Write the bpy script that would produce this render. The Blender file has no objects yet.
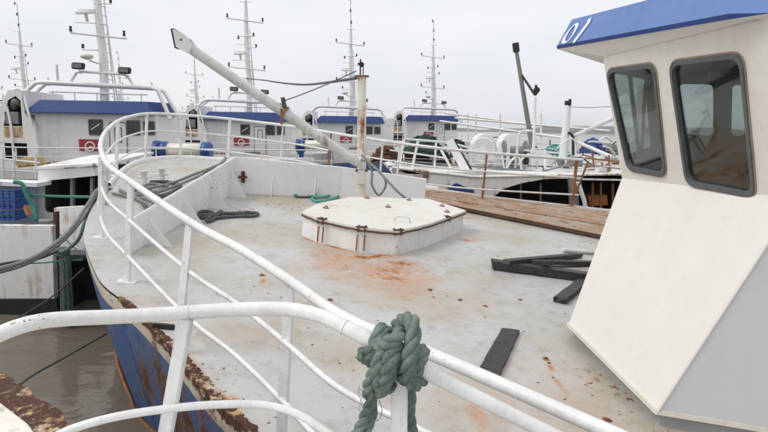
import bpy, bmesh, math, random
from mathutils import Vector, Matrix
from mathutils.geometry import tessellate_polygon
random.seed(7)
PI = math.pi
C = bpy.context.scene.collection
SC = bpy.context.scene

# ------------------------------------------------------------------ camera
E = 3.0                                   # eye height above the water
PITCH, ROLL, FPX = math.radians(8.4), math.radians(1.0), 590.0
FW = Vector((0, math.cos(PITCH), -math.sin(PITCH)))
UP0 = Vector((0, math.sin(PITCH), math.cos(PITCH))); RT0 = Vector((1, 0, 0))
RT = RT0 * math.cos(ROLL) + UP0 * math.sin(ROLL)
UP = UP0 * math.cos(ROLL) - RT0 * math.sin(ROLL)
cam_data = bpy.data.cameras.new('camera'); cam = bpy.data.objects.new('camera', cam_data); C.objects.link(cam)
cam_data.sensor_width = 36; cam_data.lens = 36 * FPX / 768; cam_data.clip_start = 0.05; cam_data.clip_end = 9000
m = Matrix((RT, UP, -FW)).transposed().to_4x4(); m.translation = Vector((0, 0, E)); cam.matrix_world = m
SC.camera = cam

# ------------------------------------------------------------------ world and sun (bright overcast)
w = bpy.data.worlds.new('World'); SC.world = w; w.use_nodes = True
nt = w.node_tree; nt.nodes.clear()
SUN_EL, SUN_AZ = math.radians(50), math.radians(-104)      # azimuth from +Y, negative = towards the left
out = nt.nodes.new('ShaderNodeOutputWorld'); bg = nt.nodes.new('ShaderNodeBackground')
sky = nt.nodes.new('ShaderNodeTexSky'); sky.sky_type = 'NISHITA'; sky.sun_disc = False
sky.sun_elevation = SUN_EL; sky.sun_rotation = SUN_AZ; sky.air_density = 1; sky.dust_density = 3
tc = nt.nodes.new('ShaderNodeTexCoord'); mp = nt.nodes.new('ShaderNodeMapping'); mp.inputs['Scale'].default_value = (1.2, 1.2, 4.5)
nz = nt.nodes.new('ShaderNodeTexNoise'); nz.inputs['Scale'].default_value = 2.2; nz.inputs['Detail'].default_value = 7; nz.inputs['Roughness'].default_value = .55
cr = nt.nodes.new('ShaderNodeValToRGB')
cr.color_ramp.elements[0].position = .3; cr.color_ramp.elements[0].color = (6.9, 7.1, 7.45, 1)
cr.color_ramp.elements[1].position = .72; cr.color_ramp.elements[1].color = (7.9, 8.0, 8.2, 1)
mx = nt.nodes.new('ShaderNodeMix'); mx.data_type = 'RGBA'; mx.inputs[0].default_value = .95
L = nt.links.new
L(tc.outputs['Generated'], mp.inputs[0]); L(mp.outputs[0], nz.inputs['Vector']); L(nz.outputs[0], cr.inputs[0])
sx = nt.nodes.new('ShaderNodeSeparateXYZ'); L(tc.outputs['Generated'], sx.inputs[0])
gm0 = nt.nodes.new('ShaderNodeMapRange'); gm0.inputs[1].default_value = 0; gm0.inputs[2].default_value = 1; gm0.inputs[3].default_value = 1.03; gm0.inputs[4].default_value = 1.35; L(sx.outputs[2], gm0.inputs[0])
vm = nt.nodes.new('ShaderNodeVectorMath'); vm.operation = 'SCALE'; L(cr.outputs[0], vm.inputs[0]); L(gm0.outputs[0], vm.inputs['Scale'])
L(sky.outputs[0], mx.inputs[6]); L(vm.outputs[0], mx.inputs[7]); L(mx.outputs[2], bg.inputs[0])
bg.inputs[1].default_value = .1; L(bg.outputs[0], out.inputs[0])
sd = bpy.data.lights.new('sun', 'SUN'); sd.energy = 1.2; sd.angle = math.radians(22); sd.color = (1, .965, .92)
so = bpy.data.objects.new('sun', sd); C.objects.link(so)
sdir = Vector((math.sin(SUN_AZ) * math.cos(SUN_EL), math.cos(SUN_AZ) * math.cos(SUN_EL), math.sin(SUN_EL)))
so.rotation_euler = sdir.to_track_quat('Z', 'Y').to_euler(); so.location = (0, 0, 40)
SC.view_settings.view_transform = 'Standard'; SC.view_settings.look = 'None'
SC.view_settings.exposure = 0.2; SC.view_settings.gamma = 1

# ------------------------------------------------------------------ placing: rays of the surveyed photograph into the place
EYE = Vector((0, 0, E))
def ray(px, py): return FW + RT * ((px - 384) / FPX) + UP * ((216 - py) / FPX)
DN = Vector((.067, .04, 1.0))                              # leaning 'up' of the listing ship
def DZ(x, y): return E - 2.2314 - .0844 * x + .0802 * y
def DP(x, y, h=0.): return Vector((x, y, DZ(x, y))) + DN * h
def dk(px, py, h=0.):                                       # point of the deck plane raised by h
    d = ray(px, py); n = DN * h
    t = (-2.2314 + n.z + .0844 * n.x - .0802 * n.y) / (d.z + .0844 * d.x - .0802 * d.y)
    return EYE + d * t
def at(px, py, y):                                          # point at distance y
    d = ray(px, py); return EYE + d * (y / d.y)
def onplane(px, py, p0, n):
    d = ray(px, py); return EYE + d * ((p0 - EYE).dot(n) / d.dot(n))

# ------------------------------------------------------------------ materials
def newmat(name):
    mt = bpy.data.materials.new(name); mt.use_nodes = True; t = mt.node_tree; t.nodes.clear()
    o = t.nodes.new('ShaderNodeOutputMaterial'); b = t.nodes.new('ShaderNodeBsdfPrincipled'); t.links.new(b.outputs[0], o.inputs[0])
    return mt, t, b
def N(t, kind, **kw):
    n = t.nodes.new(kind)
    for k, v in kw.items():
        if k in n.inputs: n.inputs[k].default_value = v
        else: setattr(n, k, v)
    return n
def col(c): return (c[0], c[1], c[2], 1)
def math_(t, op, a, b=None, clamp=False):
    n = t.nodes.new('ShaderNodeMath'); n.operation = op; n.use_clamp = clamp
    for i, v in enumerate((a, b)):
        if v is None: continue
        if isinstance(v, (int, float)): n.inputs[i].default_value = v
        else: t.links.new(v, n.inputs[i])
    return n.outputs[0]
def mapr(t, v, a, b, c=0., d=1., smooth=False):
    n = t.nodes.new('ShaderNodeMapRange'); n.inputs[1].default_value = a; n.inputs[2].default_value = b
    n.inputs[3].default_value = c; n.inputs[4].default_value = d
    if smooth: n.interpolation_type = 'SMOOTHSTEP'
    t.links.new(v, n.inputs[0]); return n.outputs[0]
def mixc(t, f, a, b):
    n = t.nodes.new('ShaderNodeMix'); n.data_type = 'RGBA'
    for i, v in ((0, f), (6, a), (7, b)):
        if isinstance(v, (int, float)): n.inputs[i].default_value = v
        elif isinstance(v, tuple): n.inputs[i].default_value = col(v)
        else: t.links.new(v, n.inputs[i])
    return n.outputs[2]
def noise(t, vec, scale, detail=5, rough=.6, stretch=None, out='Fac', dist=0.):
    if stretch:
        mpn = t.nodes.new('ShaderNodeMapping'); mpn.inputs['Scale'].default_value = stretch; t.links.new(vec, mpn.inputs[0]); vec = mpn.outputs[0]
    n = t.nodes.new('ShaderNodeTexNoise'); n.inputs['Scale'].default_value = scale; n.inputs['Detail'].default_value = detail
    n.inputs['Roughness'].default_value = rough; n.inputs['Distortion'].default_value = dist
    t.links.new(vec, n.inputs['Vector']); return n.outputs[out]
RUST = (.33, .12, .035); RUST2 = (.10, .035, .018)
def paint(name, base, rough=.5, rust=.0, streak=0., dirt=.25, dirtcol=(.33, .30, .25), scale=1., blobs=(), world=False, bump=.15, rc_=None, sc_=(.46, .215, .08)):
    """painted steel: dirt clouds, rust specks, running streaks and, with blobs, rust that gathers at given spots"""
    mt, t, b = newmat(name)
    if world: v = t.nodes.new('ShaderNodeNewGeometry').outputs['Position']
    else: v = t.nodes.new('ShaderNodeTexCoord').outputs['Object']
    c = base
    d1 = noise(t, v, 1.3 * scale, 8, .65); d1 = mapr(t, d1, .42, .72)
    c = mixc(t, math_(t, 'MULTIPLY', d1, dirt), c, dirtcol)
    d2 = noise(t, v, 9 * scale, 6, .7); c = mixc(t, math_(t, 'MULTIPLY', mapr(t, d2, .5, .75), dirt * .6), c, tuple(x * .6 for x in dirtcol))
    dv = noise(t, v, 14 * scale, 4, .6, stretch=(1, 1, .07)); c = mixc(t, math_(t, 'MULTIPLY', mapr(t, dv, .5, .8), dirt * .7 if (not world or not blobs or base[2] > base[0] * 2) else 0), c, dirtcol)
    mask = None
    def add(mk):
        nonlocal mask
        mask = mk if mask is None else math_(t, 'MAXIMUM', mask, mk)
    if rust > 0:
        n1 = noise(t, v, 3.2 * scale, 10, .72); add(mapr(t, n1, .70 - rust * .3, .76 - rust * .28))
        n2 = noise(t, v, 26 * scale, 4, .6); n3 = noise(t, v, 1.1 * scale, 3, .5)
        add(mapr(t, math_(t, 'MULTIPLY', n2, n3), .40 - rust * .1, .44 - rust * .1))
    if streak > 0:
        s1 = noise(t, v, 7 * scale, 5, .6, stretch=(1, 1, .09)); s2 = noise(t, v, 1.7 * scale, 4, .6)
        add(mapr(t, math_(t, 'MULTIPLY', s1, s2), .36 - streak * .12, .50 - streak * .12))
    if blobs:
        wob = noise(t, v, 5, 8, .7, out='Color'); vw = t.nodes.new('ShaderNodeVectorMath'); vw.operation = 'MULTIPLY_ADD'
        t.links.new(wob, vw.inputs[0]); vw.inputs[1].default_value = (.36, .36, .1); vs2 = t.nodes.new('ShaderNodeVectorMath'); vs2.operation = 'MULTIPLY_ADD'; vs2.inputs[1].default_value = (.05, .05, .02); sb2 = t.nodes.new('ShaderNodeVectorMath'); sb2.operation = 'SUBTRACT'; sb2.inputs[1].default_value = (.025, .025, .01); t.links.new(v, sb2.inputs[0]); t.links.new(noise(t, v, 22, 4, .7, out='Color'), vs2.inputs[0]); t.links.new(sb2.outputs[0], vs2.inputs[2])
        sub = t.nodes.new('ShaderNodeVectorMath'); sub.operation = 'SUBTRACT'; t.links.new(v, sub.inputs[0]); sub.inputs[1].default_value = (.18, .18, .05)
        t.links.new(sub.outputs[0], vw.inputs[2]); acc = None
        for (bx_, by_, rx, ry, rot, st) in blobs:
            mpn = t.nodes.new('ShaderNodeMapping'); mpn.vector_type = 'TEXTURE'
            mpn.inputs['Location'].default_value = (bx_, by_, 0); mpn.inputs['Rotation'].default_value = (0, 0, rot); mpn.inputs['Scale'].default_value = (rx, ry, 1000)
            t.links.new((vw if min(rx, ry) > .11 else vs2).outputs[0], mpn.inputs[0]); ln = t.nodes.new('ShaderNodeVectorMath'); ln.operation = 'LENGTH'; t.links.new(mpn.outputs[0], ln.inputs[0])
            mk = mapr(t, ln.outputs['Value'], 1.0, .25, 0, st); acc = mk if acc is None else math_(t, 'MAXIMUM', acc, mk)
        g = noise(t, v, 7, 9, .75)
        bm_ = math_(t, 'MULTIPLY', acc, mapr(t, g, .26, .60)); stain = math_(t, 'MULTIPLY', bm_, .9, True)
        c = mixc(t, stain, c, sc_)
        add(math_(t, 'MULTIPLY', mapr(t, bm_, .80, 1.35), .9))
    if mask is not None:
        rn = noise(t, v, 17 * scale, 6, .7); rc = mixc(t, mapr(t, rn, .35, .65), *(rc_ or (RUST, RUST2)))
        halo = math_(t, 'MULTIPLY', mask, .5)
        c = mixc(t, mask, c, rc)
        rr = mapr(t, mask, 0, 1, rough, .9); t.links.new(rr, b.inputs['Roughness'])
    else: b.inputs['Roughness'].default_value = rough
    if isinstance(c, tuple): b.inputs['Base Color'].default_value = col(c)
    else: t.links.new(c, b.inputs['Base Color'])
    if bump:
        h = noise(t, v, 22 * scale, 6, .7)
        if mask is not None: h = math_(t, 'ADD', math_(t, 'MULTIPLY', h, .5), math_(t, 'MULTIPLY', mask, noise(t, v, 60 * scale, 3, .6)))
        bn = N(t, 'ShaderNodeBump', Strength=bump, Distance=.01); t.links.new(h, bn.inputs['Height']); t.links.new(bn.outputs[0], b.inputs['Normal'])
    return mt
def plain(name, base, rough=.6, var=.25, scale=12, metal=0., bump=.2, stretch=None):
    mt, t, b = newmat(name); v = t.nodes.new('ShaderNodeTexCoord').outputs['Object']
    n = noise(t, v, scale, 6, .65, stretch=stretch)
    c = mixc(t, mapr(t, n, .3, .7), tuple(x * (1 - var) for x in base), tuple(min(1, x * (1 + var)) for x in base))
    t.links.new(c, b.inputs['Base Color']); b.inputs['Roughness'].default_value = rough; b.inputs['Metallic'].default_value = metal
    bn = N(t, 'ShaderNodeBump', Strength=bump, Distance=.01); t.links.new(n, bn.inputs['Height']); t.links.new(bn.outputs[0], b.inputs['Normal'])
    return mt

deck_blobs = []
def blob(px, py, rx, ry, rot=0., st=1.): p = dk(px, py); deck_blobs.append((p.x, p.y, rx, ry, rot, st))
blob(336, 262, .45, .95, .3, .95); blob(390, 274, .68, .80, -.3, 1.15); blob(405, 290, .35, .5, 0, .7); blob(402, 264, .34, .26, 0, 1.35); blob(372, 257, .60, .14, .45, 1.7); blob(335, 247, .5, .09, -.5, 1.6); blob(312, 240, .25, .08, -.5, 1.5)
blob(470, 240, .32, .16, .6, 1.1); blob(300, 265, .2, .4, .2, .35); blob(262, 275.5, .06, .05, 0, 2.6); blob(263, 281, .05, .16, 0, 1.1); blob(420, 300, .9, .7, 0, .22)
blob(546, 359, .045, .055, 0, 3.); blob(551, 368, .05, .10, .1, 1.4); blob(559, 384, .05, .30, .15, .95); blob(594, 420, .05, .045, 0, 3.2); blob(608, 420, .05, .05, 0, 3.2); blob(597, 428, .09, .14, 0, 1.3); blob(611, 430, .08, .14, 0, 1.3)
blob(477, 415, .10, .34, .1, .95); blob(205, 390, .22, .07, -.8, 1.6); blob(222, 402, .20, .12, -.8, 1.9); blob(485, 306, .04, .04, 0, 2.2); blob(434, 297, .03, .03, 0, 2.); blob(466, 218, .3, .1, .4, 1.2)
blob(180, 352, .5, .07, -.8, 1.2); blob(470, 400, .9, .6, 0, .24); blob(560, 400, .7, .9, 0, .26); blob(400, 380, .8, .8, 0, .2); blob(250, 330, .6, .5, 0, .14); blob(440, 240, .25, .3, 0, .3)
M = {}
M['deck'] = paint('deck_paint', (.485, .483, .475), .42, rust=.03, dirt=.95, dirtcol=(.38, .325, .23), scale=.6, blobs=deck_blobs, world=True, bump=.22)
M['white'] = paint('white_paint', (.80, .80, .79), .4, rust=.03, dirt=.16, scale=1.2)
M['whitey'] = paint('weathered_white_paint', (.80, .79, .77), .5, rust=.04, streak=.12, dirt=.3)
M['rail'] = paint('rail_paint', (.77, .77, .76), .42, rust=.13, dirt=.35, scale=3, bump=.12)
M['railfar'] = paint('rail_paint_rusty', (.78, .77, .75), .5, rust=.2, dirt=.25, scale=2.2)
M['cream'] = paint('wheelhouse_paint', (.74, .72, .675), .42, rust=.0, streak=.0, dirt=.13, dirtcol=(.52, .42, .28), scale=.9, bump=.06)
M['shadewall'] = paint('shaded_wheelhouse_paint', (.66, .66, .67), .45, rust=.0, dirt=.08, scale=.8, bump=.06)  # wheelhouse paint greyed: shade of the less lit side put into the colour
M['plinth'] = paint('plinth_paint', (.35, .37, .38), .6, rust=.1, dirt=.5)
M['visor'] = paint('light_blue_paint', (.065, .155, .42), .33, dirt=.25, dirtcol=(.24, .33, .52), scale=.7, bump=.04)
M['blue'] = paint('blue_paint', (.008, .034, .165), .65, rust=.02, dirt=.2, dirtcol=(.06, .1, .22))
M['hull'] = paint('hull_blue_paint', (.045, .11, .33), .5, rust=.40, streak=.9, dirt=1.0, dirtcol=(.14, .20, .28), scale=.9, bump=.35)
M['band'] = paint('hull_white_band', (.66, .64, .59), .55, rust=.26, streak=.6, dirt=.6, dirtcol=(.5, .38, .2), bump=.3)
DRK = ((.12, .045, .02), (.025, .012, .01))
M['edge'] = paint('rusted_edge', (.50, .29, .11), .75, rust=1.0, streak=.3, dirt=1.0, dirtcol=(.66, .58, .46), scale=2.2, bump=.6, rc_=DRK)
hull_blobs = []
for px_, py_, rx_, ry_, st_ in ((150, 330, .5, .12, 1.6), (175, 352, .35, .16, 2.0), (200, 385, .4, .16, 2.1), (235, 420, .5, .16, 2.1), (262, 450, .4, .2, 1.8), (128, 305, .3, .07, 1.5)):
    p_ = dk(px_, py_); hull_blobs.append((p_.x + .12, p_.y + .05, rx_ * .8, ry_, -.85, st_))
M['hull2'] = paint('hull_blue_paint_worn', (.045, .11, .33), .5, rust=.25, streak=.8, dirt=1.1, dirtcol=(.13, .19, .26), scale=1.3, blobs=hull_blobs, world=True, bump=.35, rc_=DRK, sc_=(.20, .10, .05))
M['band2'] = paint('hull_white_band_worn', (.68, .64, .55), .55, rust=.22, streak=.5, dirt=.6, dirtcol=(.66, .42, .16), scale=1.3, blobs=hull_blobs, world=True, bump=.35, rc_=DRK, sc_=(.20, .10, .05))
M['streaky'] = paint('white_paint_with_rust_runs', (.82, .82, .80), .5, rust=.04, streak=.8, dirt=.12, dirtcol=(.62, .45, .25), scale=.9, bump=.3, rc_=((.48, .25, .07), (.20, .085, .03)))
M['rust'] = paint('rusty_steel', (.30, .13, .06), .85, rust=.5, dirt=.6, dirtcol=(.12, .06, .04), scale=3, bump=.5)
M['rustw'] = paint('rusty_painted_steel', (.78, .76, .72), .6, rust=.08, streak=.6, dirt=.25, dirtcol=(.62, .45, .25), scale=1.0, bump=.4)
M['rustdark'] = paint('dark_rust', (.12, .055, .035), .85, rust=.5, dirt=.9, dirtcol=(.05, .03, .025), scale=3, bump=.5)
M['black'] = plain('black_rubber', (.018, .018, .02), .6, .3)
M['frame'] = plain('grey_window_rubber', (.10, .105, .11), .5, .2)
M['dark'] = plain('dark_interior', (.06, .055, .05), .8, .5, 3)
M['steel'] = plain('galvanised_steel', (.22, .22, .22), .5, .35, 20, .3)
M['wood'] = plain('dark_wet_timber', (.028, .026, .026), .55, .7, 3, bump=.9, stretch=(9, 9, 9))
M['plank'] = paint('orange_worn_planks', (.33, .19, .10), .85, rust=.5, dirt=1.6, dirtcol=(.36, .29, .23), scale=1.3, bump=.6)
M['brown'] = plain('brown_console', (.09, .08, .07), .5, .3)
def ropemat():
    mt, t, b = newmat('green_rope'); v = t.nodes.new('ShaderNodeTexCoord').outputs['Object']
    n1 = noise(t, v, 14, 5, .6); n2 = noise(t, v, 260, 3, .6); n3 = noise(t, v, 700, 2, .5)
    c = mixc(t, mapr(t, n1, .35, .68), (.06, .10, .088), (.19, .25, .215)); c = mixc(t, mapr(t, n2, .45, .75), c, (.27, .29, .25)); c = mixc(t, mapr(t, n3, .55, .8), c, (.03, .04, .035))
    t.links.new(c, b.inputs['Base Color']); b.inputs['Roughness'].default_value = .85
    bn = N(t, 'ShaderNodeBump', Strength=.5, Distance=.0015); t.links.new(math_(t, 'ADD', n2, n3), bn.inputs['Height']); t.links.new(bn.outputs[0], b.inputs['Normal']); return mt
M['rope'] = ropemat()
M['ropeg'] = plain('grey_rope', (.24, .25, .24), .9, .4, 50, bump=.6)
M['ropeb'] = plain('black_white_rope', (.10, .105, .10), .9, .9, 45, bump=.6)
M['ropet'] = plain('turquoise_rope', (.12, .36, .30), .85, .3, 50, bump=.5)
M['ropegr'] = plain('bright_green_rope', (.04, .19, .14), .8, .3, 50)
M['net'] = plain('green_net', (.04, .085, .07), .95, .6, 40, bump=1.)
M['red'] = plain('red_panel', (.33, .03, .045), .5, .15)
M['bluep'] = plain('blue_plastic', (.022, .07, .25), .4, .25, 8)
M['raft'] = paint('raft_shell', (.74, .71, .62), .4, rust=.0, dirt=.25)
M['letter'] = plain('white_lettering', (.80, .80, .80), .5, .03)
M['cable'] = plain('steel_cable', (.12, .125, .13), .6, .5, 40, .4)

def glass():
    mt, t, b = newmat('window_glass'); t.nodes.remove(b); o = [n for n in t.nodes if n.type == 'OUTPUT_MATERIAL'][0]
    tr = N(t, 'ShaderNodeBsdfTransparent'); tr.inputs[0].default_value = (.52, .58, .57, 1)
    gl = N(t, 'ShaderNodeBsdfGlossy'); gl.inputs['Roughness'].default_value = .03; gl.inputs[0].default_value = (.9, .95, .95, 1)
    lw = N(t, 'ShaderNodeLayerWeight'); lw.inputs[0].default_value = .5; fz = math_(t, 'ADD', math_(t, 'MULTIPLY', math_(t, 'POWER', lw.outputs['Facing'], 3.0), .7), .09)
    mxn = N(t, 'ShaderNodeMixShader'); t.links.new(fz, mxn.inputs[0]); t.links.new(tr.outputs[0], mxn.inputs[1]); t.links.new(gl.outputs[0], mxn.inputs[2])
    t.links.new(mxn.outputs[0], o.inputs[0]); return mt
M['glass'] = glass()
def darkglass():
    mt, t, b = newmat('dark_glass'); b.inputs['Base Color'].default_value = (.03, .04, .045, 1); b.inputs['Roughness'].default_value = .06; return mt
M['dglass'] = darkglass()
def watermat():
    mt, t, b = newmat('harbour_water'); g = t.nodes.new('ShaderNodeNewGeometry').outputs['Position']
    n = noise(t, g, .5, 4, .5); c = mixc(t, n, (.14, .118, .085), (.17, .143, .107)); t.links.new(c, b.inputs['Base Color'])
    b.inputs['Roughness'].default_value = .07; b.inputs['IOR'].default_value = 1.33
    h = noise(t, g, 1.5, 4, .5, stretch=(.8, 1.3, 1), dist=.6); h2 = noise(t, g, 6, 3, .5)
    hh = math_(t, 'ADD', h, math_(t, 'MULTIPLY', h2, .12))
    bn = N(t, 'ShaderNodeBump', Strength=.28, Distance=.10); t.links.new(hh, bn.inputs['Height']); t.links.new(bn.outputs[0], b.inputs['Normal']); return mt
M['water'] = watermat()
def landmat():
    mt, t, b = newmat('wooded_shore'); g = t.nodes.new('ShaderNodeNewGeometry').outputs['Position']
    n = noise(t, g, .012, 8, .65); c = mixc(t, mapr(t, n, .35, .65), (.04, .055, .04), (.11, .11, .085)); t.links.new(c, b.inputs['Base Color']); b.inputs['Roughness'].default_value = .9; return mt
M['land'] = landmat()

# ------------------------------------------------------------------ mesh builder
def worldloc(o):
    v = Vector((0, 0, 0))
    while o is not None: v += o.location; o = o.parent
    return v
def smoothpath(pts, step=None, n=6, closed=False):
    pts = [Vector(p) for p in pts]; out = []; k = len(pts)
    rng = range(k if closed else k - 1)
    for i in rng:
        if closed: a, b, c, d = pts[(i - 1) % k], pts[i], pts[(i + 1) % k], pts[(i + 2) % k]
        else: a, b, c, d = pts[max(i - 1, 0)], pts[i], pts[i + 1], pts[min(i + 2, k - 1)]
        m_ = n if step is None else max(1, int((c - b).length / step))
        for j in range(m_):
            s = j / m_; out.append(.5 * ((2 * b) + (c - a) * s + (2 * a - 5 * b + 4 * c - d) * s * s + (-a + 3 * b - 3 * c + d) * s ** 3))
    if not closed: out.append(pts[-1])
    return out
def frames(path, closed=False):
    n = len(path); T = []
    for i in range(n):
        a = path[i - 1] if (i > 0 or closed) else path[i]; b = path[(i + 1) % n] if (i < n - 1 or closed) else path[i]
        T.append((b - a).normalized())
    u = T[0].cross(Vector((0, 0, 1)))
    if u.length < .1: u = T[0].cross(Vector((1, 0, 0)))
    u.normalize(); F = []
    for tv in T:
        u = (u - tv * u.dot(tv)); u.normalize(); F.append((u.copy(), tv.cross(u)))
    return F
class MB:
    def __init__(s): s.v = []; s.f = []; s.sm = []
    def add(s, vs, fs, smooth=False):
        o = len(s.v); s.v += [Vector(v) for v in vs]; s.f += [tuple(i + o for i in f) for f in fs]; s.sm += [smooth] * len(fs); return s
    def box(s, p0, p1):
        x0, y0, z0 = p0; x1, y1, z1 = p1
        s.add([(x0, y0, z0), (x1, y0, z0), (x1, y1, z0), (x0, y1, z0), (x0, y0, z1), (x1, y0, z1), (x1, y1, z1), (x0, y1, z1)],
              [(0, 3, 2, 1), (4, 5, 6, 7), (0, 1, 5, 4), (1, 2, 6, 5), (2, 3, 7, 6), (3, 0, 4, 7)]); return s
    def obox(s, c, ax, ay, az, bev=0.):                         # centre and three half-axis vectors
        c, ax, ay, az = map(Vector, (c, ax, ay, az))
        s.add([c + ax * i + ay * j + az * k for k in (-1, 1) for (i, j) in ((-1, -1), (1, -1), (1, 1), (-1, 1))],
              [(0, 3, 2, 1), (4, 5, 6, 7), (0, 1, 5, 4), (1, 2, 6, 5), (2, 3, 7, 6), (3, 0, 4, 7)]); return s
    def bar(s, a, b, wd, th, up=(0, 0, 1)):                     # rectangular bar between two points
        a, b = Vector(a), Vector(b); d = b - a; L_ = d.length; d.normalize(); sx = d.cross(Vector(up))
        if sx.length < .05: sx = d.cross(Vector((0, 1, 0)))
        sx.normalize(); sz = sx.cross(d)
        return s.obox((a + b) / 2, d * L_ / 2, sx * wd / 2, sz * th / 2)
    def tube(s, pts, r, sides=10, closed=False, rr=None):
        path = [Vector(p) for p in pts]; F = frames(path, closed); n = len(path); vs = []
        for i, p in enumerate(path):
            ri = r if rr is None else rr[i]
            for k in range(sides):
                a = 2 * PI * k / sides; vs.append(p + F[i][0] * math.cos(a) * ri + F[i][1] * math.sin(a) * ri)
        fs = []
        for i in range(n if closed else n - 1):
            j = (i + 1) % n
            for k in range(sides): k2 = (k + 1) % sides; fs.append((i * sides + k, i * sides + k2, j * sides + k2, j * sides + k))
        o = len(s.v); s.add(vs, fs, True)
        if not closed:
            s.add(vs[:sides], [tuple(reversed(range(sides)))]); s.add(vs[-sides:], [tuple(range(sides))])
        return s
    def rope(s, pts, r, step=None, pitch=7., sides=6, strands=3, closed=False, jitter=0.):
        step = step or r * .9; path = smoothpath(pts, step=step, closed=closed); F = frames(path, closed); ang = random.random() * 6
        paths = [[] for _ in range(strands)]
        for i, p in enumerate(path):
            if i: ang += (p - path[i - 1]).length / (pitch * r) * 2 * PI
            for k in range(strands):
                a = ang + 2 * PI * k / strands; q = p + (F[i][0] * math.cos(a) + F[i][1] * math.sin(a)) * r * .5
                if jitter: q += Vector([random.uniform(-1, 1) for _ in range(3)]) * jitter
                paths[k].append(q)
        for pp in paths: s.tube(pp, r * .56, sides)
        return s
    def loft(s, rings, close=True, caps=True, smooth=False):
        n = len(rings[0]); vs = [v for rg in rings for v in rg]; fs = []
        for i in range(len(rings) - 1):
            for k in range(n if close else n - 1):
                k2 = (k + 1) % n; fs.append((i * n + k, i * n + k2, (i + 1) * n + k2, (i + 1) * n + k))
        o = len(s.v); s.add(vs, fs, smooth)
        if caps and close: s.f += [tuple(o + k for k in reversed(range(n))), tuple(o + (len(rings) - 1) * n + k for k in range(n))]; s.sm += [False, False]
        return s
    def prism(s, poly, off):                                    # planar polygon (3D) swept by the vector off
        poly = [Vector(p) for p in poly]; off = Vector(off); return s.loft([poly, [p + off for p in poly]])
    def holed(s, outer, holes, off=None):
        loops = [[Vector(p) for p in outer]] + [[Vector(p) for p in h] for h in holes]
        tris = tessellate_polygon(loops); vs = [p for l in loops for p in l]
        s.add(vs, [tuple(t_) for t_ in tris])
        if off is not None:
            off = Vector(off); s.add([p + off for p in vs], [tuple(reversed(t_)) for t_ in tris])
            for l in loops: s.loft([l, [p + off for p in l]], caps=False)
        return s
    def disc(s, c, n, r, th, sides=20, r2=None):
        n = Vector(n).normalized(); c = Vector(c); u = n.orthogonal().normalized(); v = n.cross(u); r2 = r if r2 is None else r2
        s.loft([[c + (u * math.cos(2 * PI * k / sides) + v * math.sin(2 * PI * k / sides)) * r for k in range(sides)],
                [c + n * th + (u * math.cos(2 * PI * k / sides) + v * math.sin(2 * PI * k / sides)) * r2 for k in range(sides)]], smooth=False); return s
    def build(s, name, mat, parent=None, bevel=0., base=None, subd=0):
        off = worldloc(parent) if parent else (Vector(base) if base else Vector((0, 0, 0)))
        me = bpy.data.meshes.new(name); me.from_pydata([tuple(v - off) for v in s.v], [], s.f)
        me.polygons.foreach_set('use_smooth', s.sm); me.materials.append(M[mat] if isinstance(mat, str) else mat)
        bm = bmesh.new(); bm.from_mesh(me); bmesh.ops.recalc_face_normals(bm, faces=bm.faces)
        if bevel:
            bmesh.ops.remove_doubles(bm, verts=bm.verts, dist=1e-5)
            es = [e for e in bm.edges if len(e.link_faces) == 2 and e.calc_face_angle(0) > .5]
            bmesh.ops.bevel(bm, geom=es, offset=bevel, segments=2, affect='EDGES', clamp_overlap=True)
        bm.to_mesh(me); bm.free()
        o = bpy.data.objects.new(name, me); C.objects.link(o)
        if parent: o.parent = parent
        else: o.location = off
        return o
def tag(o, label=None, cat=None, group=None, kind=None):
    if label: o['label'] = label
    if cat: o['category'] = cat
    if group: o['group'] = group
    if kind: o['kind'] = kind
    return o
def thing(name, loc, label, cat, group=None):
    o = bpy.data.objects.new(name, None); C.objects.link(o); o.location = loc; o.empty_display_size = .2
    return tag(o, label, cat, group)
def copy_tree(o, parent=None):
    c = o.copy(); C.objects.link(c)
    if parent is not None: c.parent = parent
    for ch in [x for x in list(o.children)]: copy_tree(ch, c)
    return c
def roundpoly(pts, r, n=5):
    pts = [Vector(p) for p in pts]; out = []; k = len(pts)
    for i in range(k):
        p, a, b = pts[i], pts[i - 1], pts[(i + 1) % k]; da, db = (a - p).normalized(), (b - p).normalized()
        p0, p1 = p + da * r, p + db * r
        for j in range(n + 1):
            s = j / n; out.append(p0 * (1 - s) ** 2 + p * 2 * s * (1 - s) + p1 * s * s)
    return out
def grow(poly, d):
    c = sum(poly, Vector()) / len(poly); return [p + (p - c).normalized() * d for p in poly]
def rollrect(c, u, v, hw, hh, r, n=4):
    c, u, v = Vector(c), Vector(u), Vector(v); return roundpoly([c - u * hw - v * hh, c + u * hw - v * hh, c + u * hw + v * hh, c - u * hw + v * hh], r, n)

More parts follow.
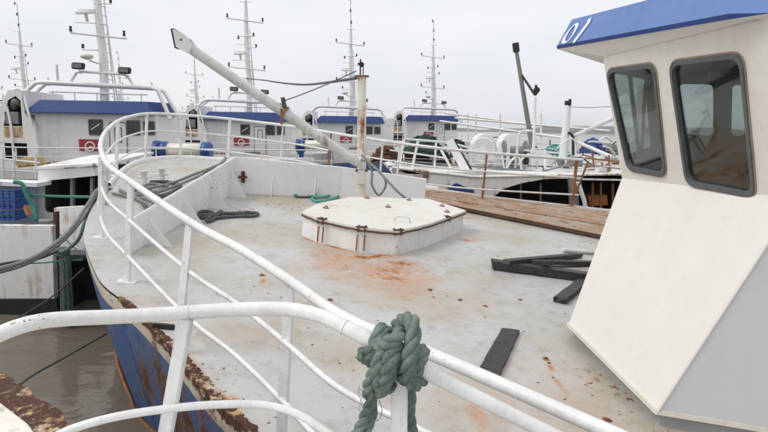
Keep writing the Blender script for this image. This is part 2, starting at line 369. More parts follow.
# ------------------------------------------------------------------ setting: water and far shore
wt = MB()
xs = [-4000, -600, -150, -40, -12, 0, 12, 40, 150, 600, 4000]; ys = [-400, -60, -10, 5, 20, 60, 200, 800, 3200]
wt.add([(x, y, 0) for y in ys for x in xs], [(j * 11 + i, j * 11 + i + 1, (j + 1) * 11 + i + 1, (j + 1) * 11 + i) for j in range(8) for i in range(10)])
tag(wt.build('water', 'water'), kind='structure')
ld = MB(); rings = []
NL = 240
for i in range(NL + 1):
    x = -3500 + 7000 * i / NL; y0 = 1500 + 120 * math.sin(i * .11) + 60 * math.sin(i * .37)
    hgt = 9 + 7 * abs(math.sin(i * .09 + .6)) + 5 * math.sin(i * .23) + random.uniform(-1.2, 1.2) + 2.5 * math.sin(i * .9)
    hgt = max(3, hgt)
    rings.append([Vector((x, y0, -.5)), Vector((x, y0 + 30, hgt * .7)), Vector((x, y0 + 130, hgt)), Vector((x, y0 + 700, hgt * 1.1)), Vector((x, y0 + 1400, -1))])
ld.loft(rings, close=False, caps=False)
tag(ld.build('far_shore', 'land'), kind='structure')

# ================================================================== THE SHIP WITH THE GREY FOREDECK
ship = thing('fishing_boat', (0, 9, 0), 'fishing boat with rust-stained grey foredeck, low hatch and white wheelhouse under light blue visor', 'fishing boat')
def V2(px, py, h=0.): p = dk(px, py, h); return (p.x, p.y)
port = [(5.4, -1.6), (3.2, .25), (2.0, 1.12), (.85, 2.0), (-.1, 2.78), V2(241, 425), V2(200, 385), V2(178, 357), V2(134, 310), V2(104, 286), (-3.02, 6.0), V2(87, 252), V2(84, 240), V2(86, 222), V2(95, 203), V2(105, 190), (-4.95, 10.9), (-5.17, 11.9)]
tip = [(-5.2, 12.5), (-5.05, 13.15), (-4.6, 13.65), (-4.0, 13.85)]
stbd = [(-3.2, 13.8), (-1.9, 13.45), (-.8, 12.9), V2(404, 185), V2(450, 190), V2(500, 197), V2(577, 205.5), V2(640, 213.5), (8.5, 11.2), (11, 8.5), (13, 6)]
outline = [Vector((a, b, 0)) for a, b in port + tip + stbd]
outs = smoothpath([outline[0]] + outline[1:], n=4)
# deck plate
def deckpt(p, h=0.): return DP(p.x, p.y, h)
dm = MB(); dm.holed([deckpt(p) for p in outs], [])
dm_o = dm.build('deck', 'deck', ship)
# small rounded gunwale edge and hull strips
def inset(i, d):                                              # move an outline point inboard by d
    a, b = outs[max(i - 1, 0)], outs[min(i + 1, len(outs) - 1)]; t_ = (b - a).normalized(); nrm = Vector((t_.y, -t_.x, 0)); return outs[i] + nrm * d
def ring(i, frac, drop=None):
    top = deckpt(outs[i]); flare = .50 * min(1, max(.25, (outs[i].y - 1) / 5)); zt = top.z - .02
    z = zt - drop if drop is not None else None
    if z is None: z = -.6 + (zt + .6) * (1 - frac)
    f = (zt - z) / (zt + .6); f = max(0, min(1, f)); q = inset(i, flare * (f ** 1.25)); return Vector((q.x, q.y, z))
hb = MB(); hb.loft([[ring(i, 0, .0), ring(i, 0, .05), ring(i, 0, .10), ring(i, 0, .15)] for i in range(len(outs))], close=False, caps=False, smooth=True); hb.build('hull_band', 'band2', ship)
hb = MB(); hb.loft([[ring(i, 0, .15)] + [ring(i, 0, .15 + (DZ(outs[i].x, outs[i].y) + .38) * k / 9) for k in range(1, 10)] for i in range(len(outs))], close=False, caps=False, smooth=True); hb.build('hull', 'hull2', ship)
# chine strake near the waterline
cs = MB(); cs.tube([ring(i, .70) + (outs[i] - inset(i, .03)) for i in range(0, len(outs) - 14)], .02, 8); cs.build('rubbing_strake', 'rust', ship)
# ragged rusted edge plate along the port side
re_ = MB(); idx = [i for i in range(4, 60) if outs[i].y < 5.3]; ringsr = []
for i in idx:
    for sub in range(6):
        s = sub / 6; i2 = min(i + 1, len(outs) - 1)
        base = outs[i].lerp(outs[i2], s); nn = (inset(i, 1) - outs[i]).normalized()
        near = max(0, 1 - abs(base.y - 3.9) / 2.3)
        wd = .012 + near * (.035 + .045 * random.random()); hh = .006 + near * .008 * random.random()
        o_ = base - nn * (.004 + near * .012 * random.random()); q = base + nn * wd
        ringsr.append([DP(o_.x, o_.y, -.03 - near * .05 * random.random()), DP(o_.x, o_.y, hh), DP(q.x, q.y, hh * .8), DP(q.x + nn.x * .01, q.y + nn.y * .01, -.01)])
re_.loft(ringsr, close=False, caps=False); re_.build('deck_edge_plate', 'edge', ship)
# low bow bulwark round the starboard bow
bi = [i for i in range(len(outs)) if (outs[i].y > 9.8 and outs[i].x < 1.3)]
bw = MB(); bw.loft([[DP(*inset(i, .0).xy, -.05), DP(*inset(i, -.02).xy, .05), DP(*inset(i, .0).xy, .065), DP(*inset(i, .04).xy, .05), DP(*inset(i, .05).xy, -.0)] for i in bi], close=False, caps=False, smooth=True)
bw.build('bow_bulwark', 'whitey', ship)

# ---- guard rail: paths are heights above the deck
railtop = [(2.9, .5), (1.9, 1.27)] + [V2(600, 428, 1), (.25, 2.62), V2(345, 318, 1), V2(290, 281, 1), V2(240, 249, 1), V2(190, 222, 1), V2(131, 182, 1), V2(108, 165, 1), V2(101, 150, 1), V2(101, 142, 1), V2(104, 134, 1), V2(110, 127, 1), V2(118, 121, 1), V2(130, 116.5, 1), V2(150, 113.5, 1), V2(182, 115, 1), V2(230, 119, 1), V2(300, 127.5, 1), V2(345, 135, 1), V2(450, 149.5, 1), V2(583, 160, 1)]
def DPd(x, y, h): p = DP(x, y, 0); return p + DN * h
def topline(x, y, h):                                          # (x,y) measured on the top rail, which leans by DN
    q = Vector((x, y, 0)) - Vector((DN.x, DN.y, 0)); return DP(q.x, q.y, h)
tp = smoothpath([topline(x, y, 1.0) for x, y in railtop], n=7)
def railat(h, pts=None): return smoothpath([topline(x, y, h) for x, y in (pts or railtop)], n=7)
r_ = MB(); r_.tube(tp, .031, 12); gr = r_.build('guard_rail', 'rail', ship)
for h in (.62, .26):
    r_ = MB(); r_.tube(railat(h), .018, 8); r_.build('rail_bar', 'rail', gr)
def post(p, h0=0., rr=.028, mat='rail', flat=True, top=1.0):
    x, y = p; b_ = DP(x, y, h0); t_ = DP(x, y, top - .01); mb = MB()
    if flat: mb.bar(b_, t_, .062, .030, up=(.35, 1, 0))
    else: mb.tube([b_, t_], rr, 8)
    mb.obox(DP(x, y, .006), (.09, .0, -.0075), (0, .05, .004), (0, 0, .006)); return mb.build('rail_post', mat, gr)
def post2(bp_, tp_):
    b_ = dk(*bp_); t_ = dk(*tp_, .985); mb = MB(); mb.bar(b_, t_, .062, .030, up=(.35, 1, 0)); 
    if bp_[1] < 300: mb.obox(b_ + DN * .006, (.09, .0, -.0075), (0, .05, .004), (0, 0, .006))
    return mb.build('rail_post', 'rail', gr)
for b2, t2 in (((281, 440), (290, 282)), ((177, 354), (190, 223)), ((127, 282), (131, 183)), ((101, 238), (101, 157)), ((105, 203), (107, 163))): post2(b2, t2)
def base_of(x, y): return (x - DN.x, y - DN.y)
for i, p in enumerate([base_of(*V2(118, 121, 1)), base_of(*V2(147, 114, 1)), base_of(*V2(182, 115, 1)), base_of(*V2(230, 119, 1))]):
    q = base_of(*V2(283, 276.5, 1)) if i == 99 else p; post(q)
for px, py in ((283, 125), (331, 133), (383, 140), (400, 143), (487, 152)):
    post(base_of(*V2(px, py, 1)), mat='rust' if px in (331, 487) else 'railfar', flat=False, rr=.022)
post(base_of(*V2(577, 159.5, 1)), mat='rust', flat=False, rr=.035, top=1.03)
rb = MB(); rb.tube([DP(*base_of(*V2(577, 159.5, 1)), .02), DP(4.25, 12.55, .98)], .02, 8); rb.build('rail_brace', 'rust', gr)
# small nibs welded at the near end
post((1.2, 1.75)); post((2.3, .9))

# ---- breakwater
B0, B1, B2, B3 = dk(124, 256), dk(233, 193), dk(340, 198.5), dk(424, 207)
bwk = MB()
def bwq(a, ha, b, hb_, th=.03):
    n_ = (b - a).cross(Vector((0, 0, 1))).normalized() * th
    bwk.loft([[a, a + DN * ha, a + DN * ha + n_, a + n_], [b, b + DN * hb_, b + DN * hb_ + n_, b + n_]])
topapex = 0.60
bwq(B0, .36, B1, .62); bwq(B1 + Vector((.004, 0, 0)), .62, B2, .56); bwq(B2 + Vector((.003, 0, 0)), .56, B3, .50)
bk = bwk.build('breakwater', 'white', ship)
cp = MB(); cp.tube([B0 + DN * .365, B1 + DN * .625, B2 + DN * .565, B3 + DN * .505], .022, 8); cp.build('breakwater_rim', 'rail', bk)
for f_ in (.13, .40, .67, .92):
    p = B0.lerp(B1, f_); h_ = .36 + .26 * f_ - .04; g = MB(); g.prism([p, p + DN * h_, p + Vector((.34, -.02, -.03))], (0, .014, 0)); g.build('gusset', 'white', bk)
for f_ in (.35, .75):
    p = B1.lerp(B2, f_); g = MB(); g.prism([p, p + DN * .5, p + Vector((.0, -.14, -.012))], (.014, 0, 0)); g.build('gusset', 'white', bk)
# bracket bolted to the breakwater
bc = B1.lerp(B2, .10) + Vector((0, -.05, .30)); bb = MB(); bb.obox(bc, (.03, 0, 0), (0, .015, 0), (0, 0, .10)); bb.obox(bc + Vector((0, -.03, 0)), (.075, 0, 0), (0, .015, 0), (0, 0, .02)); bb.disc(bc + Vector((0, -.05, 0)), (0, -1, 0), .03, .03, 8)
bb.build('bracket', 'rustdark', bk)

# ---- hatch
lidpx = [(301, 211.5), (318, 218.5), (362, 227.5), (398, 231), (430, 223.5), (467, 210.5), (428, 198.5), (352, 196.5), (318, 203)]
HH = .33
lid = [dk(a, b, HH) for a, b in lidpx]; cen = sum(lid, Vector()) / len(lid)
def shrink(p, s): return cen + (p - cen) * s
hc = MB(); hc.loft([[shrink(p, .975) - DN * (HH + .01) for p in lid], [shrink(p, .965) - DN * .03 for p in lid]]); hatch = hc.build('hatch_coaming', 'whitey', ship, bevel=.01)
lr = roundpoly(lid, .06, 3)
hl = MB(); hl.loft([[p - DN * .035 for p in lr], [p for p in lr]]); hl.build('hatch_lid', paint('hatch_lid_paint', (.70, .68, .64), .5, rust=.14, dirt=.3, dirtcol=(.5, .4, .25), scale=1.5), hatch, bevel=.008)
gk = MB()
gp = [p - DN * .045 for p in lr]; path = smoothpath(gp, step=.05, closed=True)
path = [p + Vector([random.uniform(-.006, .006) for _ in range(3)]) for p in path]; gk.tube(path, .011, 6, closed=True); gk.build('hatch_gasket', 'rustdark', hatch)
for px, py in ((322, 219), (362, 227), (398, 230), (448, 217)):
    p = dk(px, py, HH) ; d_ = (p - cen); d_.z = 0; d_.normalize(); s_ = Vector((-d_.y, d_.x, 0)); k_ = MB()
    for q in (-.045, .045): k_.bar(p + s_ * q - d_ * .05 + DN * .008, p + s_ * q + d_ * .022 + DN * .008, .016, .02); k_.bar(p + s_ * q + d_ * .024 + DN * .012, p + s_ * q + d_ * .024 - DN * .07, .016, .014, up=(d_.x, d_.y, 0))
    k_.tube([p - s_ * .075 + d_ * .022 + DN * .006, p + s_ * .075 + d_ * .022 + DN * .006], .011, 8); k_.build('hatch_hinge', 'rustdark', hatch)
    st_ = MB()
    for q in (-.05, .05): st_.bar(p + s_ * q + d_ * .008 - DN * .10, p + s_ * q + d_ * .012 - DN * (HH - .02), .018, .012, up=(d_.x, d_.y, 0))
    if px < 390: st_.build('hinge_strap', 'rust', hatch)
for px, py in ((326, 208), (367, 198), (388, 207), (409, 200), (442, 206), (447, 212)):
    p = dk(px, py, HH); k_ = MB(); k_.disc(p, DN, .05, .006, 10); k_.tube([p + Vector((-.022, 0, .0)), p + Vector((-.016, 0, .03)), p + Vector((.016, 0, .03)), p + Vector((.022, 0, 0))], .008, 6); k_.build('lid_eye', 'rust', hatch)
hd = MB(); p = dk(403, 222, HH); hd.tube(smoothpath([p + Vector((-.12, .03, 0)), p + Vector((-.1, .02, .07)), p + Vector((.06, -.02, .07)), p + Vector((.1, -.02, 0))], n=5), .013, 8); hd.build('lid_handle', 'rail', hatch)

# ---- mast with boom
mb_ = at(361.5, 198, 10.45); mb_.z = DZ(mb_.x, mb_.y); mtp = at(362, 77, 10.45)
mm = MB(); mm.tube([mb_, mb_ + (mtp - mb_) * .22, mb_ + (mtp - mb_) * .24, mtp], .08, 18, rr=[.095, .095, .078, .076]); mast = mm.build('derrick_mast', paint('mast_paint', (.74, .72, .67), .45, rust=.16, streak=.7, dirt=.4, dirtcol=(.6, .40, .16), scale=2), ship)
mx_ = MB(); mx_.disc(mtp, (0, 0, 1), .125, .025, 18); mx_.build('mast_cap', 'rust', mast); mx_ = MB(); mx_.disc(mb_ + (mtp - mb_) * .27, (0, 0, 1), .11, .04, 18); mx_.build('mast_collar', 'rustdark', mast)
mx_ = MB(); q = mtp + Vector((-.0, 0, .04)); mx_.obox(q + Vector((-.03, 0, .13)), (.012, 0, 0), (0, .03, 0), (0, 0, .13)); mx_.disc(q + Vector((-.01, -.02, .17)), (0, 1, 0), .045, .04, 14); mx_.obox(q + Vector((.02, 0, .08)), (.008, 0, 0), (0, .03, 0), (0, 0, .08)); mx_.build('mast_block', 'black', mast)
mx_ = MB(); mx_.obox(mb_ + Vector((0, -.09, .52)), (.06, 0, 0), (0, .08, 0), (0, 0, .12)); mx_.obox(mb_ + Vector((.0, 0, .008)), (.2, 0, -.016), (0, .2, .015), (0, 0, .01)); mx_.build('mast_hinge', 'rustw', mast)
bm0 = at(361, 165.5, 10.30); bm1 = at(191, 49, 9.6); dB = (bm1 - bm0).normalized()
bo = MB(); bo.tube([bm0, bm0 + dB * .12, bm0 + dB * .5, bm1], .08, 16, rr=[.05, .075, .084, .08]); boom = bo.build('boom', paint('boom_paint', (.68, .68, .65), .45, rust=.05, streak=.1, dirt=.5, dirtcol=(.25, .24, .2)), ship)
sdv = Vector((0, 1, 0)); nB = dB.cross(sdv).normalized()
if nB.z < 0: nB = -nB
hdm = MB(); c0 = bm1 + dB * .0
# boom head: cheek plates round a sheave, dark jaw at the outer end
prof = [(-.04, -.075), (-.02, .08), (.09, .12), (.25, .135), (.35, .10), (.17, -.10)]
for s_ in (-.10, .085): hdm.prism([c0 + dB * a + nB * b + sdv * s_ for a, b in prof], sdv * .016)
hdm.prism([c0 + dB * a + nB * b - sdv * .085 for a, b in [(.10, .105), (.24, .12), (.245, .13), (.10, .115)]], sdv * .17)
hdm.build('boom_head', 'white', boom, bevel=.006)
jw = MB(); jw.prism([c0 + dB * a + nB * b - sdv * .09 for a, b in [(.18, -.125), (.375, .085), (.34, .12), (.145, -.09)]], sdv * .18); jw.disc(c0 + dB * .16 + nB * .04 - sdv * .106, sdv, .016, .21, 10); jw.build('sheave_jaw', 'black', boom)
# clamp two thirds along
fcl = .53; pc = bm0.lerp(bm1, fcl); cl = MB()
fcl = (361 - 281) / (361 - 196); pc = bm0.lerp(bm1, fcl - .01)
ringp = [pc + (nB * math.cos(a) + sdv * math.sin(a)) * .10 for a in [2 * PI * k / 18 for k in range(18)]]
cl.tube(ringp, .022, 6, closed=True); cl.obox(pc + Vector((.0, -.02, .16)), (.025, 0, .01), (0, .04, 0), (-.02, 0, .09)); cl.obox(pc + Vector((-.03, -.10, -.06)), (.018, 0, 0), (0, .015, 0), (0, 0, .13)); cl.build('boom_clamp', 'rust', boom)
cd = MB(); cd.obox(pc + Vector((-.0, -.07, .17)), (.032, 0, 0), (0, .02, 0), (-.015, 0, .08)); cd.build('clamp_plate', 'dark', boom)

# ---- wheelhouse shell
W1 = dk(568, 326, .10); W2 = dk(656, 414, .10)
K1 = at(622, 178, 5.75); 
K2 = Vector((K1.x + .38, K1.y - 1.75, K1.z - .17))
K2 = onplane(797, 199, W1, (W2 - W1).cross(K1 - W1)); _n = (W2 - W1).cross(K1 - W1).normalized(); K2 = K2 - _n * (K2 - W1).dot(_n)
S1 = at(603, 56, 5.65); 
S2 = Vector((S1.x + .30, S1.y - 1.82, S1.z - .17))
W3 = Vector((5.4, 3.35, W2.z - .28)); K3 = Vector((5.2, 3.55, K2.z - .22)); S3 = Vector((5.4, 3.3, S2.z - .22))
W4 = Vector((6.3, 7.4, W2.z - .05)); K4 = Vector((6.0, 7.2, K3.z + .28)); S4 = Vector((6.2, 7.3, S3.z + .3))
W5 = Vector((3.2, 7.7, W1.z + .05)); K5 = Vector((3.45, 7.5, K1.z + .08)); S5 = Vector((3.3, 7.6, S1.z + .09))
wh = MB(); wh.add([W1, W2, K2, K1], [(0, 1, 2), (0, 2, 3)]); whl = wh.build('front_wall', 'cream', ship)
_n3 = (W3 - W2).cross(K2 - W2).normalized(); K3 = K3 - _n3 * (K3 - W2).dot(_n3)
wh = MB(); wh.add([W2, W3, K3, K2], [(0, 1, 2), (0, 2, 3)]); wh.add([W3, W4, K4, K3], [(0, 1, 2, 3)]); wh.add([W4, W5, K5, K4], [(0, 1, 2, 3)]); wh.add([W5, W1, K1, K5], [(0, 1, 2, 3)]); wh.build('side_wall', 'shadewall', ship)
ed = MB(); ed.tube([W2, K2], .012, 6); ed.build('corner_weld', 'cream', whl)
# skirting lip and plinth
lp = MB()
def off_in(p, d): cc = Vector((4.3, 5.4, p.z)); return p + (cc - p).normalized() * d
for a, b in ((W1, W2), (W2, W3)):
    a2, b2 = off_in(a, -.012), off_in(b, -.012); lp.loft([[a2, a2 + DN * .035, off_in(a, .02) + DN * .035, off_in(a, .02)], [b2, b2 + DN * .035, off_in(b, .02) + DN * .035, off_in(b, .02)]])
lp.build('skirting', 'raft', whl)
pl = MB(); bs = [off_in(p, .06) for p in (W1, W2, W3, W4, W5)]; pl.loft([[p + DN * .0 for p in bs], [Vector((p.x, p.y, DZ(p.x, p.y) - .1)) for p in bs]]); pl.build('plinth', 'plinth', whl)
# upper window wall (one plane), rounded window openings
nU = (S1 - K1).cross(K2 - K1).normalized()
if nU.x > 0: nU = -nU
S2 = onplane(792, 10, K1, nU); S3 = Vector((5.4, 3.2, S2.z - .05)); S4.z = S1.z + .05
def wq(px): return [onplane(a, b, K1, nU) for a, b in px]
win1 = wq([(608.5, 71.5), (655, 65.5), (666, 174), (629, 167.5)]); win2 = wq([(672, 64), (742, 55.5), (755, 195), (688.5, 182)])
h1, h2 = roundpoly(win1, .07), roundpoly(win2, .07)
uw = MB(); uw.holed([K1, K2, S2, S1], [h1, h2]); uwo = uw.build('window_wall', paint('stained_cream_paint', (.74, .715, .66), .45, rust=.0, streak=.0, dirt=.25, dirtcol=(.50, .40, .26), scale=1.2, bump=.08), ship)
ui = MB(); ui.holed([p - nU * .03 for p in (K1, K2, S2, S1)], [[p - nU * .03 for p in h1], [p - nU * .03 for p in h2]]); ui.build('inner_lining', 'plinth', uwo)
for hp, rr_ in ((win1, .09), (win2, .09)):
    o1 = roundpoly([p for p in grow(hp, .030)], rr_ + .02); i1 = roundpoly([p for p in grow(hp, -.016)], rr_)
    cR = sum(hp, Vector()) / 4
    fm = MB(); fm.loft([[p + nU * .002 for p in o1], [p + nU * .022 for p in o1]], caps=False); n_ = len(o1)
    fm.loft([[p + nU * .022 for p in o1], [p + nU * .022 for p in i1]], caps=False); fm.loft([[p + nU * .022 for p in i1], [p - nU * .035 for p in i1]], caps=False); wf = fm.build('window_frame', 'frame', uwo)
    o2 = roundpoly([p for p in grow(hp, .045)], rr_ + .03)
    fo = MB(); fo.loft([[p + nU * .001 for p in o2], [p + nU * .010 for p in o2]], caps=False); fo.loft([[p + nU * .010 for p in o2], [p + nU * .010 for p in roundpoly(grow(hp, .029), rr_ + .02)]], caps=False); fo.build('frame_seal', paint('stained_seal', (.35, .30, .24), .7, rust=.25, dirt=.8, dirtcol=(.2, .13, .08), scale=3), uwo)
    gm = MB(); gm.add([p - nU * .012 for p in i1], [tuple(range(n_))]); gm.build('pane', 'glass', uwo)
# other upper walls with openings
def uwall(a, b, c, d, wins, mat='cream'):
    a, b, c, d = map(Vector, (a, b, c, d)); nn = (b - a).cross(d - a).normalized()
    def uv(u, v): return (a.lerp(b, u)).lerp(d.lerp(c, u), v)
    hs = [roundpoly([uv(u0, v0), uv(u1, v0), uv(u1, v1), uv(u0, v1)], .06) for u0, v0, u1, v1 in wins]
    w_ = MB(); w_.holed([a, b, c, d], hs); o_ = w_.build('upper_wall', mat, ship)
    for h_ in hs:
        g_ = MB(); g_.add(h_, [tuple(range(len(h_)))]); g_.build('pane', 'glass', o_)
uwall(K2, K3, S3, S2, [(.15, .2, .45, .85), (.55, .2, .85, .85)], 'shadewall')
uwall(K3, K4, S4, S3, [(.2, .2, .5, .85)]); uwall(K4, K5, S5, S4, [(.10, .30, .24, .85), (.40, .30, .53, .85), (.60, .30, .66, .85), (.74, .3, .88, .85)]); uwall(K5, K1, S1, S5, [(.18, .18, .48, .88), (.58, .18, .88, .88)])
fl = MB(); fl.add([p - Vector((0, 0, .35)) for p in (K1, K2, K3, K4, K5)], [(0, 1, 2, 3, 4)]); fl.build('cabin_floor', 'dark', ship)
ce = MB(); ce.add([p + Vector((0, 0, -.01)) for p in (S1, S2, S3, S4, S5)], [(0, 1, 2, 3, 4)]); ce.build('cabin_ceiling', 'dark', ship)
cns = MB(); cns.obox((3.35, 5.3, K1.z - .12), (.35, .1, 0), (-.1, .75, 0), (0, 0, .22)); cns.obox((3.42, 5.3, K1.z + .14), (.12, .03, .05), (-.08, .5, 0), (-.05, 0, .08)); cns.build('console', 'brown', ship, bevel=.02)
cns = MB(); cns.tube([(4.1, 6.3, K1.z - .3), (4.1, 6.3, K1.z + .1)], .05, 8); cns.obox((4.1, 6.3, K1.z + .15), (.25, 0, 0), (0, .25, 0), (0, 0, .06)); cns.obox((4.3, 6.35, K1.z + .5), (.04, 0, 0), (0, .24, 0), (0, 0, .3)); cns.build('helm_chair', 'black', ship, bevel=.02)
pil = MB(); pc_ = onplane(640, 120, K1 - nU * .9, nU); pil.obox(pc_, (.02, 0, 0), (0, .09, 0), (0, .02, .40)); pil.build('cabin_pillar', 'white', ship)
# visor
T1 = at(557, 49, 6.35); VD = (S2 - S1).normalized(); T2 = onplane(729, 20, T1, Vector((1, VD.x / -VD.y if VD.y else 0, 0)).normalized())
T2 = T1 + VD * ((T2 - T1).length); T2 = at(729, 19.5, T2.y)
T3 = T2 + Vector((.9, -.75, -.10)); T0 = T1 + Vector((1.2, 1.6, .0))
def topv(p, i=.13, up=.29): cc = Vector((4.3, 5.4, p.z)); return p + (cc - p).normalized() * i + Vector((0, 0, up))
vb = [T0, T1, T2, T3, Vector((6.3, 2.4, T3.z - .1)), Vector((7, 8.2, T0.z))]
lipd = Vector((0, 0, .035))
vs_ = MB(); vs_.loft([[p + lipd for p in vb], [topv(p) for p in vb]], caps=False); vs_.add([topv(p) for p in vb], [tuple(range(6))]); vis = vs_.build('visor', 'visor', ship)
vl = MB(); vl.loft([[p for p in vb], [off_in(p, -.006) + lipd for p in vb]], caps=False); vl.build('visor_lip', 'blue', vis)
sf = MB(); ri = [S5 + Vector((0, .01, 0)), S1, S2, S3, S3.lerp(S4, .5), S4]; sf.loft([vb, ri], caps=False); sf.build('soffit', 'cream', vis)
# lettering O I on the visor face
fa, fb, fc_, fd = T1 + lipd, T2 + lipd, topv(T2), topv(T1); nV = (fb - fa).cross(fd - fa).normalized()
if nV.x > 0: nV = -nV
LV = lambda a, b: onplane(a, b, fa, nV) + nV * .004
k_ = MB()
Oo = [(564.5, 44), (562.0, 42.5), (563.5, 38.5), (569.5, 30), (574, 25.5), (577.5, 23.2), (579.2, 24.5), (577.8, 28), (573.5, 35.5), (569, 41)]
cx_, cy_ = 570.8, 34
oo = smoothpath([Vector((a, b, 0)) for a, b in Oo], n=4, closed=True)
sc_ = [Vector((cx_ + (p.x - cx_) * .60, cy_ + (p.y - cy_) * .76, 0)) for p in oo]
k_.holed([LV(p.x, p.y) for p in oo], [[LV(p.x, p.y) for p in sc_]], off=nV * .002); k_.build('letter', 'letter', vis)
k_ = MB(); k_.prism([LV(*q) for q in ((573.2, 43.5), (574.4, 40.6), (588.6, 21.3), (587.2, 21.0), (592, 17.8), (590.3, 22.6), (576.0, 41.6), (574.8, 43))], nV * .002); k_.build('letter', 'letter', vis)

# ---- timber strip beyond the hatch
n0, n1, f0, f1 = dk(404, 196, .07), dk(640, 243, .07), dk(404, 186, .05), dk(640, 215, .05)
for k in range(8):
    a0, a1, b0, b1 = n0.lerp(f0, k / 8), n1.lerp(f1, k / 8), n0.lerp(f0, (k + .93) / 8), n1.lerp(f1, (k + .93) / 8)
    p_ = MB(); zz = Vector((0, 0, random.uniform(-.008, .008))); p_.prism([a0 + zz, a1 + zz, b1 + zz, b0 + zz], (0, 0, -.05)); p_.build('plank', 'plank', dm_o)
p_ = MB(); p_.bar(n0 + Vector((0, -.03, -.01)), n1 + Vector((0, -.03, -.01)), .025, .045); p_.build('plank_shadow_line', 'rustdark', dm_o)  # dark bar painting the shadow line along the near plank edge

# small fittings on the deck
for px, py in ((262, 275), (188, 329), (395, 330), (460, 300), (330, 300), (430, 290), (520, 300)):
    p = dk(px, py); k_ = MB(); k_.disc(p + Vector((0, 0, .002)), DN, random.uniform(.012, .03), .01, 7); k_.build('deck_bolt', 'rust', dm_o)
for px, py, r0 in ((546, 358, .022), (549, 363, .018), (592, 420, .03), (608, 420, .032), (597, 426, .022), (612, 427, .024), (262, 275, .022), (485, 306, .012)):
    p = dk(px, py); k_ = MB(); k_.disc(p - DN * .002, DN, r0, .010, 7, r0 * .5); k_.build('rust_lump', 'rustdark', dm_o)
p = dk(164, 328.5); k_ = MB(); k_.obox(p + Vector((0, 0, .02)), (.09, 0, -.007), (0, .025, 0), (0, 0, .02)); k_.build('deck_drain', 'black', dm_o, bevel=.008)

sp = MB()
for k in range(90):
    px, py = random.uniform(190, 640), 205 + 225 * random.random() ** .7; q = dk(px, py)
    if abs(px - 385) < 95 and py < 262: continue
    r0 = random.uniform(.003, .006 + .0012 * (q - EYE).length); sp.disc(q + DN * .001, DN, r0, .003, 5, r0 * .6)
tag(sp.build('deck_grit', 'rustdark', dm_o), kind='stuff')
# ================================================================== loose things on the foredeck
def plank_obj(pxa, pxb, wd, th, lift, label, mat='wood', h=.0, group=None):
    a, b = dk(*pxa) + DN * (lift + th / 2), dk(*pxb) + DN * (h + th / 2); d = (b - a); L_ = d.length; d.normalize(); s_ = d.cross(Vector(DN)).normalized(); u_ = s_.cross(d)
    mb = MB(); n = 14; rg = []
    for i in range(n + 1):
        s = i / n; e = .004 if 0 < i < n else .0; c_ = a + d * L_ * s + u_ * .006 * math.sin(s * 3.1 + a.x)
        w_ = wd / 2 + random.uniform(-e, e); t2 = th / 2
        rg.append([c_ - s_ * w_ - u_ * t2, c_ + s_ * w_ - u_ * t2, c_ + s_ * (w_ - .002) + u_ * t2, c_ + s_ * w_ * .3 + u_ * (t2 + random.uniform(-.003, .001)), c_ - s_ * w_ * .25 + u_ * (t2 + random.uniform(-.004, .001)), c_ - s_ * (w_ - .002) + u_ * t2])
    # splintered ends
    for q in range(6): rg[0][q] = rg[0][q] - d * random.uniform(0, .05); rg[-1][q] = rg[-1][q] + d * random.uniform(0, .05)
    mb.loft(rg); return tag(mb.build('timber_plank', mat, None, base=a), label, 'plank', group)
plank_obj((487, 379), (510, 333), .17, .035, 0, 'short dark weathered plank lying alone on the grey deck near the railing')
plank_obj((493, 268), (600, 282), .22, .10, 0, 'long black timber beam lowest in the heap beside the wheelhouse')
plank_obj((506, 272), (578, 257), .12, .05, .10, 'dark timber lying slanted across the top of the heap', h=.01)
plank_obj((527, 268), (604, 265), .11, .05, .05, 'dark timber at the rear of the heap running behind the wheelhouse', h=.01)
plank_obj((515, 264), (548, 274), .12, .06, .0, 'short dark timber offcut lying across the long black beam', h=.12)
plank_obj((560, 303), (600, 270), .14, .06, 0, 'dark plank end sticking out at the foot of the wheelhouse corner')
pp = MB(); pp.tube([dk(563, 250, .03), dk(612, 254, .03)], .03, 10); tag(pp.build('pipe', 'rail', None, base=dk(563, 250)), 'white pipe lying on deck beside the wheelhouse, behind the timbers', 'pipe')

def coil(px_pts, r, mat, label, cat='rope', h=.02, name='rope_coil', pitch=6, group=None):
    pts = [dk(a, b) + DN * (r + (q[0] if q else 0)) for (a, b, *q) in px_pts]
    mb = MB(); mb.rope(pts, r, pitch=pitch, sides=5); return tag(mb.build(name, mat, None, base=pts[0]), label, cat, group)
coil([(197, 215), (203, 213), (212, 214), (206, 217), (198, 217), (203, 219.5), (214, 216), (222, 214.5, .02), (217, 217), (208, 221), (215, 220), (235, 218), (254, 217.5), (257.5, 215), (248, 214), (232, 215), (220, 217, .02), (212, 222), (206, 223.5, .02), (216, 218, .03), (232, 216.5, .02), (246, 216)], .026, 'ropeb', 'black and white mooring rope coiled flat by the breakwater foot')
coil([(294, 197), (302, 195.5), (314, 194.5), (325, 192.5), (334, 192), (341, 194), (338, 197), (328, 196, .02), (318, 197), (312, 200), (318, 203), (330, 201.5), (339, 198, .02), (333, 194.5, .03), (322, 195, .03), (315, 199, .02), (326, 199, .02), (336, 196, .04)], .026, 'ropet', 'turquoise rope heaped on deck to the left of the derrick mast foot')
coil([(296, 198), (310, 198), (320, 195), (308, 196), (298, 196)], .022, 'ropeb', 'dark rope end lying beside the turquoise rope heap')
